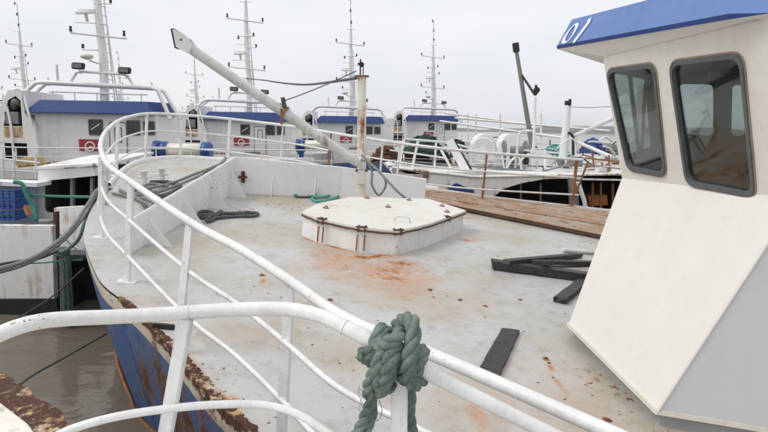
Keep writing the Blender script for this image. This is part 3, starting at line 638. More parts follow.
# ropes down the derrick mast
def rope_thing(pts, r, mat, label, name='mooring_rope', strands=3, pitch=7, sides=5, cat='rope', step=None, group=None, jitter=0.):
    mb = MB(); mb.rope(pts, r, pitch=pitch, sides=sides, strands=strands, step=step, jitter=jitter); return tag(mb.build(name, mat, None, base=pts[0]), label, cat, group)
rope_thing([at(361, 160, 10.25), at(367, 162, 10.2), at(372, 172, 10.15), at(372, 185, 10.1), at(379, 195, 10.1), at(386, 183, 10.1), at(378, 170, 10.15), at(366, 160, 10.2)], .022, 'ropeg', 'grey rope looped round the derrick mast above the hatch')
rope_thing([at(362, 155, 10.3), at(372, 165, 10.1), at(385, 178, 9.9), at(398, 192, 9.8), at(408, 200, 9.9)], .022, 'ropeg', 'grey rope running from the derrick mast down to the hatch lid')

# tangle of ropes at the bow
rope_thing([dk(135, 196, .05), dk(150, 193, .05), dk(165, 190, .05), dk(190, 180, .12), dk(212, 170, .3), dk(222, 163, .5), at(226, 158, 10.6)], .028, 'ropeg', 'grey mooring rope rising over the breakwater corner')
rope_thing([dk(128, 191, .04), dk(150, 188, .05), dk(172, 183, .06), dk(195, 174, .2), dk(218, 165, .42), at(224, 160, 10.9)], .028, 'ropeg', 'second grey mooring rope leading to the breakwater corner')
rope_thing([dk(120, 190, .04), dk(140, 200, .04), dk(152, 208, .04), dk(160, 200, .08), dk(150, 194, .04), dk(140, 190, .06), dk(150, 184, .04), dk(168, 186, .04)], .03, 'ropeg', 'tangled grey rope on deck inside the bow rail')
rope_thing([dk(143, 203, .03), dk(152, 213, .03), dk(163, 211, .03), dk(166, 203, .03), dk(158, 198, .05)], .03, 'ropeb', 'dark rope loop lying on the bow deck inside the guard rail')
for dx_, dy_ in ((0, 0), (.16, .42)):
    bt = MB(); bp = DP(-4.25 + dx_, 10.4 + dy_); bt.tube([bp, bp + Vector((0, 0, .2)), bp + Vector((0, 0, .21)), bp + Vector((0, 0, .235))], .06, 12, rr=[.05, .05, .075, .075]); bt.tube([bp + Vector((-.12, .03, .12)), bp + Vector((.12, -.03, .12))], .022, 8); bt.build('mooring_bitt', 'whitey', ship)
rope_thing([dk(133, 188, .03), dk(150, 191, .03), dk(160, 196, .04), dk(172, 192, .05), dk(180, 186, .05), dk(168, 182, .03), dk(150, 182, .03)], .035, 'ropeb', 'thick dark rope bent in a loop beside the white bitts at the bow')
rope_thing([dk(112, 193, .03), dk(130, 197, .03), dk(146, 199, .03), dk(158, 206, .05), dk(150, 212, .03)], .022, 'ropeg', 'thin grey rope wandering across the bow deck behind the breakwater')
# ================================================================== OUR NEAR RAIL, KNOT
near = thing('fishing_boat', (0, .5, 0), 'near boat with curved white handrail in front and rusty deck corner at lower left', 'fishing boat')
nz_ = 1.35
ndk = MB(); npoly = [(-7, 6.2), (-3.4, 4.42), (-2.3, 3.52), (-1.84, 3.16), (-1.2, 2.35), (-.2, 1.55), (1.0, .55), (2.2, -1.2), (1.5, -5), (-9, -5), (-9, 6.2)]
ndk.prism([(a, b, nz_) for a, b in npoly], (0, 0, -.05)); ndk.build('deck', 'rustw', near)
nh = MB()
for zt, zb, ins, mt_ in ((nz_ - .05, 1.0, .04, 'edge'), (1.0, -.5, .12, 'hull')):
    nh = MB(); cc = Vector((-3, -1, 0)); a_ = [Vector((a, b, zt)) for a, b in npoly]; b_ = [Vector((a, b, zb)) for a, b in npoly]
    sh = lambda v, d: v + (Vector((cc.x, cc.y, v.z)) - v).normalized() * d
    nh.loft([[sh(v, 0.03) for v in a_], [sh(v, ins + .03) for v in b_]], caps=False); nh.build('hull', mt_, near)
ne = MB(); rg = []
for i in range(60):
    s = i / 59; x = -3.4 + 3.0 * s; 
    ln = [(-3.4, 4.42), (-2.3, 3.52), (-1.84, 3.16), (-1.2, 2.35), (-.4, 1.7)]
    for j in range(4):
        if ln[j][0] <= x <= ln[j + 1][0]: y = ln[j][1] + (ln[j + 1][1] - ln[j][1]) * (x - ln[j][0]) / (ln[j + 1][0] - ln[j][0])
    jt = random.uniform(0, .03); nrm = Vector((-.6, -.8, 0)); b_ = Vector((x, y, nz_)); rg.append([b_ - nrm * jt - Vector((0, 0, .09)), b_ - nrm * jt + Vector((0, 0, .015)), b_ + nrm * (.12 + jt) + Vector((0, 0, .012)), b_ + nrm * .15])
ne.loft(rg, close=False, caps=False); ne.build('deck_edge_plate', 'edge', near)
nr_px = [(-60, 375, 1.45), (-30, 351, 1.5), (0, 334, 1.55), (30, 323.5, 1.6), (62, 319, 1.65), (110, 317, 1.72), (160, 314.5, 1.76), (215, 310.5, 1.80), (255, 309, 1.80), (290, 309.5, 1.80), (320, 316, 1.77), (350, 330, 1.73), (385, 350, 1.69), (430, 374, 1.66), (480, 399, 1.64), (530, 424, 1.62), (590, 453, 1.60), (700, 500, 1.56)]
nrp = smoothpath([at(*q) for q in nr_px], n=6)
nr = MB(); nr.tube(nrp, .0222, 20); nro = nr.build('handrail', 'rail', near)
lo_px = [(20, 460, 1.60), (60, 434, 1.65), (110, 418, 1.69), (170, 408.5, 1.73), (220, 404.5, 1.77), (262, 405, 1.78), (295, 413, 1.76), (325, 431, 1.72), (370, 462, 1.66), (430, 498, 1.58), (520, 545, 1.5)]
lr_ = MB(); lr_.tube(smoothpath([at(*q) for q in lo_px], n=6), .0128, 12); lr_.build('handrail_bar', 'rail', nro)
for q in ((186, 316.5, 1.785, .0285), (345, 327.5, 1.74, .0285)):
    i_ = min(range(len(nrp)), key=lambda k: (nrp[k] - at(*q[:3])).length); c_ = nrp[i_]; t_ = (nrp[i_ + 1] - nrp[i_ - 1]).normalized(); u_ = t_.orthogonal().normalized(); v_ = t_.cross(u_)
    wb = MB(); wb.tube([c_ + (u_ * math.cos(a) + v_ * math.sin(a)) * (.0222 + random.uniform(-.0006, .0006)) for a in [k * PI / 16 for k in range(32)]], .0028, 6, closed=True); wb.build('weld_bead', 'rail', nro)
def nearpost(a, b, wd, th):
    mb = MB(); p0, p1 = at(*a), at(*b); d = (p1 - p0).normalized(); t_ = (nz_ - p0.z) / d.z; mb.bar(p0, p0 + d * t_, wd, th, up=(0, 1, 0)); return mb.build('handrail_post', 'rail', nro, bevel=.004)
nearpost((186, 318, 1.78), (166, 432, 1.74), .042, .036)
nearpost((399.5, 362, 1.68), (399, 432, 1.66), .050, .020)
nearpost((660, 482, 1.58), (652, 560, 1.55), .045, .02)

# knot
kn = at(397, 356, 1.68); ax = (at(430, 374, 1.66) - at(365, 339, 1.71)).normalized(); vv = (EYE - kn); vv = (vv - ax * vv.dot(ax)).normalized(); uu = ax.cross(vv); 
if uu.z < 0: uu = -uu
def kp(s, a, r, f=0.): return kn + ax * s + (uu * math.cos(a) + vv * math.sin(a)) * r      # s along rail, a angle (0 = up, 90deg = to the viewer)
def kxy(px, py, dy=0.): return at(px, py, 1.68 - dy)
RR = .0222
knot = thing('knotted_rope', kn, 'thick green three-strand rope tied in a large knot round the white handrail', 'rope')
wr = MB(); pts = []
for k in range(0, 41):
    a = k / 40 * 2 * PI * 2.3 + 2.4; s = -.088 + .046 * k / 40; pts.append(kp(s, a, .048))
wr.rope(pts, RR, step=.008, pitch=5.6, sides=8); wr.build('rope_turn', 'rope', knot)
wr = MB(); pts = []
for k in range(0, 31):
    a = k / 30 * 2 * PI * 1.5 + 5.6; s = .030 + .042 * k / 30; pts.append(kp(s, a, .048))
wr.rope(pts, RR, step=.008, pitch=5.6, sides=8); wr.build('rope_turn', 'rope', knot)
# big loop over the top and down the front right
wr = MB(); wr.rope([kxy(404, 372, -.04), kxy(396, 352, -.06), kxy(396, 330, -.02), kxy(404, 320, .03), kxy(412, 322, .075), kxy(413, 338, .095), kxy(409, 356, .10), kxy(408, 372, .085), kxy(414, 384, .05), kxy(423, 378, .0)], RR * 1.03, step=.008, pitch=5.6, sides=8); wr.build('rope_loop', 'rope', knot)
# diagonal crossing from lower left over the front
wr = MB(); wr.rope([kxy(372, 338, -.05), kxy(376, 346, .0), kxy(382, 345, .06), kxy(391, 341, .095), kxy(399, 337, .085), kxy(401, 330, .03)], RR, step=.008, pitch=5.6, sides=8)
wr.build('rope_loop', 'rope', knot)
wr = MB(); wr.rope([kxy(399, 346, .07), kxy(392, 356, .10), kxy(388, 370, .095), kxy(384, 384, .07), kxy(378, 391, .02), kxy(374, 384, -.03)], RR * 1.05, step=.008, pitch=5.6, sides=8); wr.build('rope_loop', 'rope', knot)
wr = MB(); wr.rope([kxy(384, 352, .07), kxy(379, 362, .085), kxy(377, 376, .075), kxy(384, 390, .05), kxy(391, 382, .03)], RR, step=.008, pitch=5.6, sides=8); wr.build('rope_loop', 'rope', knot)
# tails
wr = MB(); wr.rope([kxy(378, 366, .05), kxy(371, 378, .055), kxy(368, 390, .04), kxy(371, 402, .03), kxy(366, 414, .02), kxy(360, 428, .01), kxy(350, 446, .0), kxy(343, 480, .0), kxy(340, 540, 0)], .0185, step=.008, pitch=6.5, sides=8); wr.build('rope_tail', 'rope', knot)
wr = MB(); wr.rope([kxy(371, 398, .0), kxy(374, 412, .01), kxy(370, 425, .015), kxy(364, 445, .01), kxy(362, 480, 0)], .012, step=.008, pitch=7, sides=6); wr.build('rope_tail', 'rope', knot)
wr = MB(); wr.rope([kxy(409, 376, -.06), kxy(411, 395, -.05), kxy(410, 415, -.05), kxy(413, 440, -.05), kxy(413, 500, -.05)], .017, step=.008, pitch=6.5, sides=8); wr.build('rope_tail', 'rope', knot)
wr = MB()
for k in range(26):
    a0 = kxy(365 + random.uniform(-6, 8), 385 + random.uniform(0, 40), .04 + random.uniform(-.01, .03)); p = [a0]
    for j in range(4): p.append(p[-1] + Vector((random.uniform(-.008, .010), random.uniform(-.005, .008), random.uniform(-.02, .004))))
    wr.tube(smoothpath(p, n=3), .0007, 4)
wr.build('frayed_fibre', 'rope', knot)
wr = MB(); wr.tube(smoothpath([kxy(379, 400, .04), kxy(382, 410, .05), kxy(380, 418, .05), kxy(376, 421, .04), kxy(372, 418, .04)], n=5), .0013, 5); wr.build('loose_strand', 'rope', knot)

# ================================================================== mooring lines at the left
def sag(a, b, s, n=5): return [a.lerp(b, i / n) + Vector((0, 0, -4 * s * (i / n) * (1 - i / n))) for i in range(n + 1)]
bowp = DP(-4.55, 9.3, .05)
gm_ = 'mooring ropes over the bow'
rope_thing([at(115, 190, 9.9), at(104, 188, 9.5), at(97, 190, 9.2), at(88, 204, 8.5), at(70, 230, 7.4), at(45, 251, 6.6), at(20, 263, 6.1), at(-15, 272, 5.6), at(-60, 280, 5.2)], .026, 'ropeg', 'upper grey mooring rope sagging from the bow to the left edge', pitch=6)
rope_thing([at(116, 192, 9.9), at(103, 190, 9.5), at(96, 194, 9.2), at(86, 214, 8.5), at(66, 238, 7.4), at(42, 256, 6.7), at(15, 268, 6.2), at(-20, 276, 5.7), at(-60, 283, 5.3)], .021, 'ropeg', 'lower grey mooring rope sagging just under the other to the left edge', pitch=6)
rope_thing([at(103, 191, 9.5), at(95, 198, 9.1), at(85, 222, 8.4), at(78, 240, 8.2), at(66, 250, 8.2), at(60, 251, 8.3)], .026, 'rope', 'green mooring rope from the bow fairlead to the hanging rope fender', pitch=6)
rope_thing([at(62, 249, 8.4), at(40, 258, 8.0), at(15, 262, 7.4), at(-20, 268, 6.9)], .022, 'ropeb', 'thin dark green line leading left from the rope fender')
rope_thing([at(-30, 192, 12.5), at(0, 193, 12.0), at(50, 196, 11.3), at(99, 197, 10.2)], .028, 'ropegr', 'bright green rope stretched level across to the bow post', pitch=6)
rope_thing([at(0, 264, 8.6), at(40, 263, 8.5), at(60, 261, 8.5), at(83, 260, 8.4)], .012, 'ropegr', 'thin green line low across the white hull by the fender')
rope_thing([at(-6, 406, 3.55), at(30, 377, 4.3), at(60, 360, 5.1), at(106, 334, 6.2)], .011, 'ropeb', 'thin dark line slanting over open water to the blue hull', pitch=8)
rope_thing([at(-6, 330, 7.8), at(30, 311, 8.2), at(54, 295, 8.3), at(84, 268, 8.2)], .012, 'ropeb', 'thin dark line running down past the rope fender to the water')
rope_thing([at(60, 234, 8.9), at(83, 256, 8.2)], .009, 'ropeb', 'short dark line between the rope fender and the bow')
# hanging rope fender
rf = thing('rope_fender', at(66, 312, 8.45), 'thick bundle of dark green rope hanging between the white hulls', 'fender')
for k in range(9):
    a = k * 2 * PI / 8; o_ = Vector((math.cos(a) * .055, math.sin(a) * .055, 0)) if k < 8 else Vector((0, 0, 0)); fb_ = MB()
    fb_.rope([at(61, 248, 8.45) + o_ * .6, at(65, 262, 8.42) + o_, at(66, 285, 8.42) + o_ * 1.1, at(67, 305, 8.42) + o_ * 1.2, at(66, 322 + random.uniform(-4, 3), 8.42) + o_ * 1.3], .026, pitch=5, sides=5); fb_.build('rope_strand', 'rope', rf)
fb_ = MB()
for k in range(3): q = at(62, 249 + 2.5 * k, 8.45); fb_.tube([q + Vector((math.cos(a) * .09, math.sin(a) * .09, 0)) for a in [j * PI / 7 for j in range(14)]], .022, 6, closed=True)
fb_.build('rope_lashing', 'rope', rf)

# ================================================================== SISTER BOATS (wheelhouse, casing, gantry, mast)
def sister():
    root = thing('fishing_boat', (0, 0, 0), '', 'fishing boat')
    b = lambda z: z + E
    hull = MB(); rings = []
    for i in range(21):
        s = i / 20; x = -10.5 + 17.5 * s; wf = 1 if s < .6 else max(.02, 1 - ((s - .6) / .4) ** 2.2); wa = min(1, .75 + s)
        hw = 3.1 * wf * wa; sheer = .0 + max(0, s - .55) ** 2 * 1.0; zt = b(-1.48) + sheer; yc = 2.2
        rings.append([Vector((x, yc - hw, zt)), Vector((x, yc - hw * .97, zt - .35)), Vector((x - .1 * s, yc - hw * .9, b(-2.6))), Vector((x - .4 * s, yc - hw * .75, b(-3.5))), Vector((x - .4 * s, yc + hw * .75, b(-3.5))), Vector((x - .1 * s, yc + hw * .9, b(-2.6))), Vector((x, yc + hw * .97, zt - .35)), Vector((x, yc + hw, zt))])
    h_ = MB(); h_.loft([[r[1], r[2], r[3]] for r in rings], close=False, caps=False); h_.loft([[r[4], r[5], r[6]] for r in rings], close=False, caps=False); h_.add(rings[0][1:7], [tuple(range(6))]); h_.build('hull', 'hull', root)
    h_ = MB(); h_.loft([[r[0] + Vector((0, 0, .16)), r[0], r[1]] for r in rings], close=False, caps=False); h_.loft([[r[7] + Vector((0, 0, .16)), r[7], r[6]] for r in rings], close=False, caps=False); h_.build('bulwark', 'whitey', root)
    h_ = MB(); h_.loft([[r[0], r[7]] for r in rings], close=False, caps=False); h_.build('deck', 'plinth', root)
    # wheelhouse
    y0, y1 = 0., 1.5; x0, x1 = -2.1, 1.98; z0, z1 = b(-1.5), b(.36)
    w_ = MB(); w_.prism([(x0, y0, z0), (x1, y0 + .0, z0), (x1 + .12, y0 + 1.0, z0), (x1 + .12, y1, z0), (x0, y1, z0)], (0, 0, z1 - z0)); wall = w_.build('wheelhouse', 'white', root, bevel=.03)
    v_ = MB(); P = [(x0 - .12, y0 - .3), (x1 - .05, y0 - .3), (x1 + .22, y0 + .8), (x1 + .22, y1 + .2), (x0 - .12, y1 + .2)]; Q = [(x0 + .25, y0 - .05), (x1 - .25, y0 - .05), (x1 + .05, y0 + .9), (x1 + .05, y1), (x0 + .25, y1)]
    v_.loft([[Vector((a, c, b(.33))) for a, c in P], [Vector((a, c, b(.36))) for a, c in P], [Vector((a, c, b(.76))) for a, c in Q]]); v_.build('visor', 'blue', root)
    def win(xa, xb, za, zb, wiper=False, dr=False):
        c = Vector(((xa + xb) / 2, y0 - .004, b((za + zb) / 2))); U, W = Vector((1, 0, 0)), Vector((0, 0, 1)); hw, hh = (xb - xa) / 2, (zb - za) / 2
        o1, i1 = rollrect(c, U, W, hw, hh, .05), rollrect(c, U, W, hw - .035, hh - .035, .04); f_ = MB(); f_.loft([o1, [p - Vector((0, .03, 0)) for p in o1], [p - Vector((0, .03, 0)) for p in i1], [p - Vector((0, .006, 0)) for p in i1]], caps=False); fo = f_.build('window_frame', 'frame', wall)
        g_ = MB(); g_.add([p - Vector((0, .008, 0)) for p in i1], [tuple(range(len(i1)))]); g_.build('pane', 'dglass', wall)
        if wiper: g_ = MB(); g_.bar(c + Vector((-.15, -.04, -.08)), c + Vector((.16, -.04, .12)), .02, .03); g_.build('wiper', 'letter', wall)
    win(-.28, .20, -.38, .15, True); win(1.0, 1.45, -.36, .14); win(1.55, 1.95, -.34, .12)
    d_ = MB(); d_.holed(rollrect((.70, y0 - .03, b(-.68)), (1, 0, 0), (0, 0, 1), .27, .72, .06), [], off=(0, .03, 0)); d_.build('door', 'white', wall); win(.58, .84, -.62, -.10); d_ = MB(); dr_ = rollrect((.70, y0 - .03, b(-.68)), (1, 0, 0), (0, 0, 1), .285, .735, .06); d_.tube(dr_, .014, 5, closed=True); d_.build('door_seal', 'frame', wall)
    d_ = MB(); d_.box((-.62, y0 - .05, b(-.90)), (.14, y0 - .003, b(-.52))); sg = d_.build('sign_panel', 'red', wall)
    d_ = MB(); d_.tube([Vector((-.24 + math.cos(a) * .15, y0 - .07, b(-.76) + math.sin(a) * .15)) for a in [k * PI / 10 for k in range(20)]], .025, 6, closed=True); d_.obox((-.22, y0 - .065, b(-.77)), (.05, 0, 0), (0, .01, 0), (0, 0, .02)); d_.build('ring_emblem', 'letter', wall)
    # ladder
    for xx in (-1.62, -1.28):
        d_ = MB(); d_.tube([(xx, y0 - .12, b(-1.4)), (xx, y0 - .12, b(.3))], .016, 6); d_.build('ladder_rail', 'rail', wall)
    for k in range(6): d_ = MB(); d_.tube([(-1.62, y0 - .12, b(-1.25 + k * .27)), (-1.28, y0 - .12, b(-1.25 + k * .27))], .011, 5); d_.build('rung', 'rail', wall)
    # casing on the left: sloping side, upper and lower opening
    oc = [(-5.0, -1.5), (-4.0, .35), (-3.05, .5), (-2.75, 1.05), (-2.35, 1.05), (-2.25, .30), (-1.95, -.1), (-1.85, -1.5)]
    ho = [(-2.98, -.12), (-2.78, .72), (-2.52, .86), (-2.36, .72), (-2.36, -.12)]; ho2 = [(-3.0, -1.22), (-3.0, -.68), (-2.25, -.68), (-2.25, -1.22)]
    c_ = MB(); yy = -.25; c_.holed([(a, yy, b(z)) for a, z in oc], [[(a, yy, b(z)) for a, z in ho], [(a, yy, b(z)) for a, z in ho2]]); c_.loft([[Vector((a, yy, b(z))) for a, z in oc], [Vector((a, yy + 2.6, b(z))) for a, z in oc]], caps=False)
    cas = c_.build('casing', 'whitey', root)
    for h in (ho, ho2): c_ = MB(); c_.loft([[Vector((a, yy, b(z))) for a, z in h], [Vector((a, yy + .6, b(z))) for a, z in h]], caps=False); c_.add([Vector((a, yy + .6, b(z))) for a, z in h], [tuple(range(len(h)))]); c_.build('opening', 'dark', cas)
    c_ = MB(); c_.box((-2.99, yy - .006, b(-.50)), (-2.36, yy - .002, b(-.14))); c_.build('rust_patch', paint('orange_rust_patch', (.62, .50, .36), .8, rust=.38, streak=1.2, dirt=.6, dirtcol=(.6, .27, .06), scale=2.5) if 'orp' not in M else M['orp'], cas)
    c_ = MB(); c_.tube(smoothpath([(-2.75, yy + .25, b(.5)), (-2.6, yy + .1, b(.7)), (-2.5, yy + .3, b(.6))], n=4), .12, 8); c_.obox((-2.7, yy + .2, b(.15)), (.22, 0, 0), (0, .2, 0), (0, 0, .2)); c_.build('engine_vent', 'steel', cas)
    for sx in (-2.7, -2.0): c_ = MB(); c_.tube(smoothpath([(sx, yy - .05, b(-1.4)), (sx, yy - .05, b(-.2)), (sx - .25, yy + .1, b(.85))] if sx < -2.5 else [(sx, yy - .06, b(-.1)), (sx - .1, yy - .06, b(.35)), (sx - .3, yy + .1, b(.9))], n=5), .04, 8); c_.build('exhaust_pipe', 'whitey', cas)
    # gantry
    for yo in (0., .55):
        g_ = MB(); g_.tube([(-3.3 - yo * .3, .3 + yo, b(-.0)), (-2.62, .3 + yo, b(.95)), (-2.15, .3 + yo, b(1.33)), (-1.9, .3 + yo, b(1.36)), (1.75, .3 + yo, b(1.24)), (1.98, .3 + yo, b(1.15)), (2.35 + yo * .3, .3 + yo, b(.2))], .07, 10); ga = g_.build('gantry', 'white', root)
    g_ = MB(); g_.tube([(-1.05, .4, b(1.34)), (-.80, .4, b(1.70)), (-.6, .4, b(1.74)), (.75, .4, b(1.68)), (.93, .4, b(1.62)), (1.12, .4, b(1.28))], .05, 8); g_.build('gantry', 'white', root)
    # mast
    mk = MB(); mk.tube([(0.06, .5, b(.7)), (.10, .5, b(2.1)), (.0, .5, b(3.6)), (-.03, .5, b(5.6)), (-.03, .5, b(6.2)), (-.06, .5, b(8.0))], .13, 12, rr=[.15, .14, .125, .10, .055, .03]); ms = mk.build('mast', 'white', root)
    def yard(z, a, c, r, dz=0.): y_ = MB(); y_.tube([(a, .4, b(z + dz)), (0, .4, b(z)), (c, .4, b(z - dz))], r, 6); return y_.build('yard', 'whitey', ms)
    yard(2.92, -.92, .95, .035, .08); yard(3.32, -.75, .25, .018, .02); yard(5.25, -.95, .85, .035, .1); yard(6.15, -.3, .25, .02); yard(3.75, -.62, 0, .02); yard(4.1, -.5, .0, .015)
    for x_, z_ in ((-.9, 3.04), (.88, 2.92), (-.93, 5.40), (.82, 5.22), (-.4, 4.35), (0, 6.5), (-.15, 7.9), (-.05, 7.2)):
        l_ = MB(); l_.tube([(x_, .38, b(z_)), (x_, .38, b(z_ + .07)), (x_, .38, b(z_ + .09)), (x_, .38, b(z_ + .17))], .05, 8, rr=[.05, .05, .035, .05]); l_.build('signal_lamp', 'black', ms)
    l_ = MB(); l_.tube([(-.34, .25, b(2.12)), (-.34, .25, b(2.18)), (-.34, .25, b(2.26)), (-.34, .25, b(2.30))], .2, 14, rr=[.06, .20, .21, .12]); l_.tube([(-.3, .3, b(2.1)), (0, .45, b(2.0))], .03, 6); l_.build('radar_dome', 'raft', ms)
    l_ = MB(); l_.obox((-.28, .2, b(3.62)), (.32, 0, .02), (0, .05, 0), (0, 0, .035)); l_.tube([(-.28, .2, b(3.58)), (-.28, .3, b(3.36))], .05, 8); l_.build('radar_scanner', 'raft', ms)
    for xf, zf in ((-.62, 1.90), (.92, 1.78)):
        l_ = MB(); l_.obox((xf, .2, b(zf)), (.20, 0, -.01), (0, .09, 0), (0, .03, .11)); l_.build('floodlight', 'black', ms, bevel=.03); l_ = MB(); l_.obox((xf, .1, b(zf)), (.15, 0, -.01), (0, .008, 0), (0, .02, .07)); l_.build('floodlight_lens', 'frame', ms)
        l_ = MB(); l_.tube([(xf, .25, b(zf - .1)), (xf * .98, .35, b(zf - .25))], .02, 6); l_.build('floodlight_arm', 'white', ms)
    for x_, z0_, z1_, r_w in ((-1.42, 1.36, 1.95, .045), (-1.75, 1.36, 1.52, .04), (1.75, 1.2, 1.42, .03)): l_ = MB(); l_.tube([(x_, .35, b(z0_)), (x_, .35, b(z1_))], r_w, 8); l_.build('antenna', 'rail', ms)
    pass
    for q in range(2):
        l_ = MB(); l_.tube([(.30 + .1 * q, .75, b(.75)), (.12 + .05 * q, .6, b(4.9 - q))], .022, 6); l_.build('mast_stay_bar', 'white', ms)
    for q in range(12):
        z_ = 1.2 + q * .3; l_ = MB(); l_.tube([(.08, .5, b(z_)), (.30 - .042 * q * .3, .7, b(z_))], .014, 5); l_.build('mast_rung', 'white', ms)
    yard(2.45, -.55, .0, .022); yard(4.5, -.45, .38, .022); yard(3.95, -.1, .5, .018)
    for x_, z_ in ((-.52, 2.5), (.36, 4.52), (.48, 3.98)): l_ = MB(); l_.tube([(x_, .38, b(z_)), (x_, .38, b(z_ + .14))], .045, 8); l_.build('signal_lamp', 'black', ms)
    l_ = MB(); l_.tube([(-1.7, .3, b(1.05)), (1.6, .3, b(1.0))], .03, 6); l_.build('roof_rail', 'white', root)
    for q in range(5): l_ = MB(); l_.tube([(-1.6 + q * .75, .3, b(.74)), (-1.6 + q * .75, .3, b(1.05))], .022, 6); l_.build('rail_post', 'white', root)
    # deck rail in front
    g_ = MB(); g_.tube([(-4.7, -.75, b(-.78)), (-2.0, -.75, b(-.80)), (8, -.75, b(-.72))], .022, 6); g_.tube([(-4.7, -.75, b(-1.10)), (8, -.75, b(-1.06))], .016, 6); rl = g_.build('deck_rail', 'railfar', root)
    for k in range(12): g_ = MB(); x_ = -4.6 + k * 1.14; g_.tube([(x_, -.75, b(-1.50)), (x_, -.75, b(-.79))], .022, 6); g_.build('rail_post', 'railfar', rl)
    # locker, hoses by the wall
    g_ = MB(); g_.box((.0, -.5, b(-1.48)), (.75, -.2, b(-1.2))); g_.build('locker', 'steel', root, bevel=.02)
    g_ = MB(); g_.tube(smoothpath([(-1.8, -.6, b(-1.4)), (-1.2, -.5, b(-1.3)), (-.3, -.65, b(-1.38)), (.6, -.55, b(-1.3)), (1.6, -.6, b(-1.4))], n=5), .05, 6); g_.build('hose', 'rust', root)
    return root
def liferaft():
    r = thing('liferaft', (0, 0, 0), '', 'liferaft')
    c = MB(); c.tube([(-.62, 0, .3), (-.58, 0, .3), (.58, 0, .3), (.62, 0, .3)], .2, 16, rr=[.2, .26, .26, .2]); c.build('canister', 'raft', r)
    for x0, x1, rr in ((-1.05, -.84, .34), (-.82, -.58, .32), (.55, .85, .33)): c = MB(); c.tube([(x0, 0, .3), (x0 + .03, 0, .3), (x1 - .03, 0, .3), (x1, 0, .3)], .25, 14, rr=[rr * .8, rr, rr, rr * .8]); c.build('end_cap', 'bluep', r)
    c = MB(); c.box((-.95, -.2, -.35), (-.65, .2, .12)); c.box((.55, -.2, -.35), (.8, .2, .12)); c.build('cradle', 'bluep', r)
    return r
proto = sister(); raft0 = liferaft()
ZR = E - 1.0
fleet = [   # x pixel of the mast, distance, scale, dz, label
    (97, 20, 1.0, 0, 'nearest blue-visored fishing boat, upper left, red panel on its large white wheelhouse'),
    (246, 30, 1.0, -.05, 'second blue-visored fishing boat, seen behind the slanting boom'),
    (350, 38, 1.0, .0, 'third blue-visored fishing boat, directly behind the derrick mast'),
    (432, 47, 1.0, .35, 'rightmost blue-visored fishing boat, its wheelhouse just above the green nets'),
    (22, 38, .92, .25, 'fishing boat far behind the leftmost wheelhouse, only its thin mast and blue roof edge showing'),
    (120, 64, .95, .1, 'distant fishing boat whose small mast shows just right of the largest mast'),
    (195, 60, .95, .2, 'distant fishing boat whose small mast stands left of the slanting boom'),
    (-8, 50, .95, .2, 'distant fishing boat at the left edge of the frame'),
]
boats = []
for i, (px, y, s, dz, lab) in enumerate(fleet):
    o = proto if i == 0 else copy_tree(proto); p = at(px, 123, y); o.location = (p.x, y, dz + (1 - s) * E * 0); o.scale = (s, s, s); o['label'] = lab; o['group'] = 'blue-visored fishing boats moored in a row'
    boats.append(o)
for i, (bi_, dx, lab) in enumerate(((0, 3.05, 'white liferaft canister with blue ends, by the nearest blue-visored boat'), (1, 3.6, 'liferaft canister with blue ends beyond the boom'), (2, 4.4, 'small liferaft canister with blue ends right of the derrick mast'))):
    o = raft0 if i == 0 else copy_tree(raft0); bl = boats[bi_].location; o.location = (bl.x + dx, bl.y - .3, E - 1.15 + bl.z + .0); o['label'] = lab; o['group'] = 'liferaft canisters on the boat decks'

# rust-stained white hull boat between (left)
lb = thing('fishing_boat', (-8, 11, 0), 'white rust-streaked boat hull at left edge with dark hold opening and hanging rope fender', 'fishing boat')
def slab(corners_px, y0, thick, name, mat, parent, bevel=0.):
    mb = MB(); mb.prism([at(a, b, y0) for a, b in corners_px], (0, thick, 0)); return mb.build(name, mat, parent, bevel=bevel)
slab([(-140, 224), (52, 226), (54, 300), (-140, 300)], 9.0, .12, 'bulwark', 'streaky', lb)
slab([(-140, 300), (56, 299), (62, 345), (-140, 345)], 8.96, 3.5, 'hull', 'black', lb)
slab([(54, 208), (89, 206), (89, 262), (56, 300)], 9.9, .12, 'bulwark', 'streaky', lb)
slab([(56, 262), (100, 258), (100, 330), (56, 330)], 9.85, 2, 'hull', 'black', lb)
slab([(-120, 250), (85, 250), (85, 255), (-120, 255)], 9.2, 4.5, 'deck', 'plinth', lb)
slab([(53, 212), (56, 212), (57, 300), (55, 300)], 9.1, .1, 'stanchion', 'rustdark', lb)  # dark rusty strip painting the shaded gap between the two bulwark panels
sh_ = MB(); a = [at(*q) for q in ((38, 171, 12.), (110, 166, 12.), (110, 215, 12.), (38, 216, 12.))]; hh = roundpoly([at(*q) for q in ((43, 181, 12.), (104, 175, 12.), (104, 212, 12.), (43, 213, 12.))], .12)
a = [at(*q) for q in ((38, 170, 12.), (112, 166, 12.), (112, 219, 12.), (38, 219, 12.))]; sh_.holed(a, [hh], off=(0, .08, 0)); sho = sh_.build('shelter_wall', 'whitey', lb)
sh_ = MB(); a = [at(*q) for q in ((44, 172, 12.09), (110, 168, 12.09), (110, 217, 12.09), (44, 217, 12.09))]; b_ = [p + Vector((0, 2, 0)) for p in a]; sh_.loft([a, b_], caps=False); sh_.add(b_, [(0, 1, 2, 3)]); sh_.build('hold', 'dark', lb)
sh_ = MB(); sh_.prism([at(38, 169, 12) + Vector((0, -.05, 0)), at(112, 165, 12) + Vector((0, -.05, 0)), at(112, 163.5, 12) + Vector((0, 2.2, .1)), at(38, 167.5, 12) + Vector((0, 2.2, .1))], (0, 0, .05)); sh_.build('shelter_roof', 'whitey', lb)
for px in (70, 90): slab([(px, 178), (px + 3, 178), (px + 3, 216), (px, 216)], 12.3, .1, 'stanchion', 'plinth', lb)
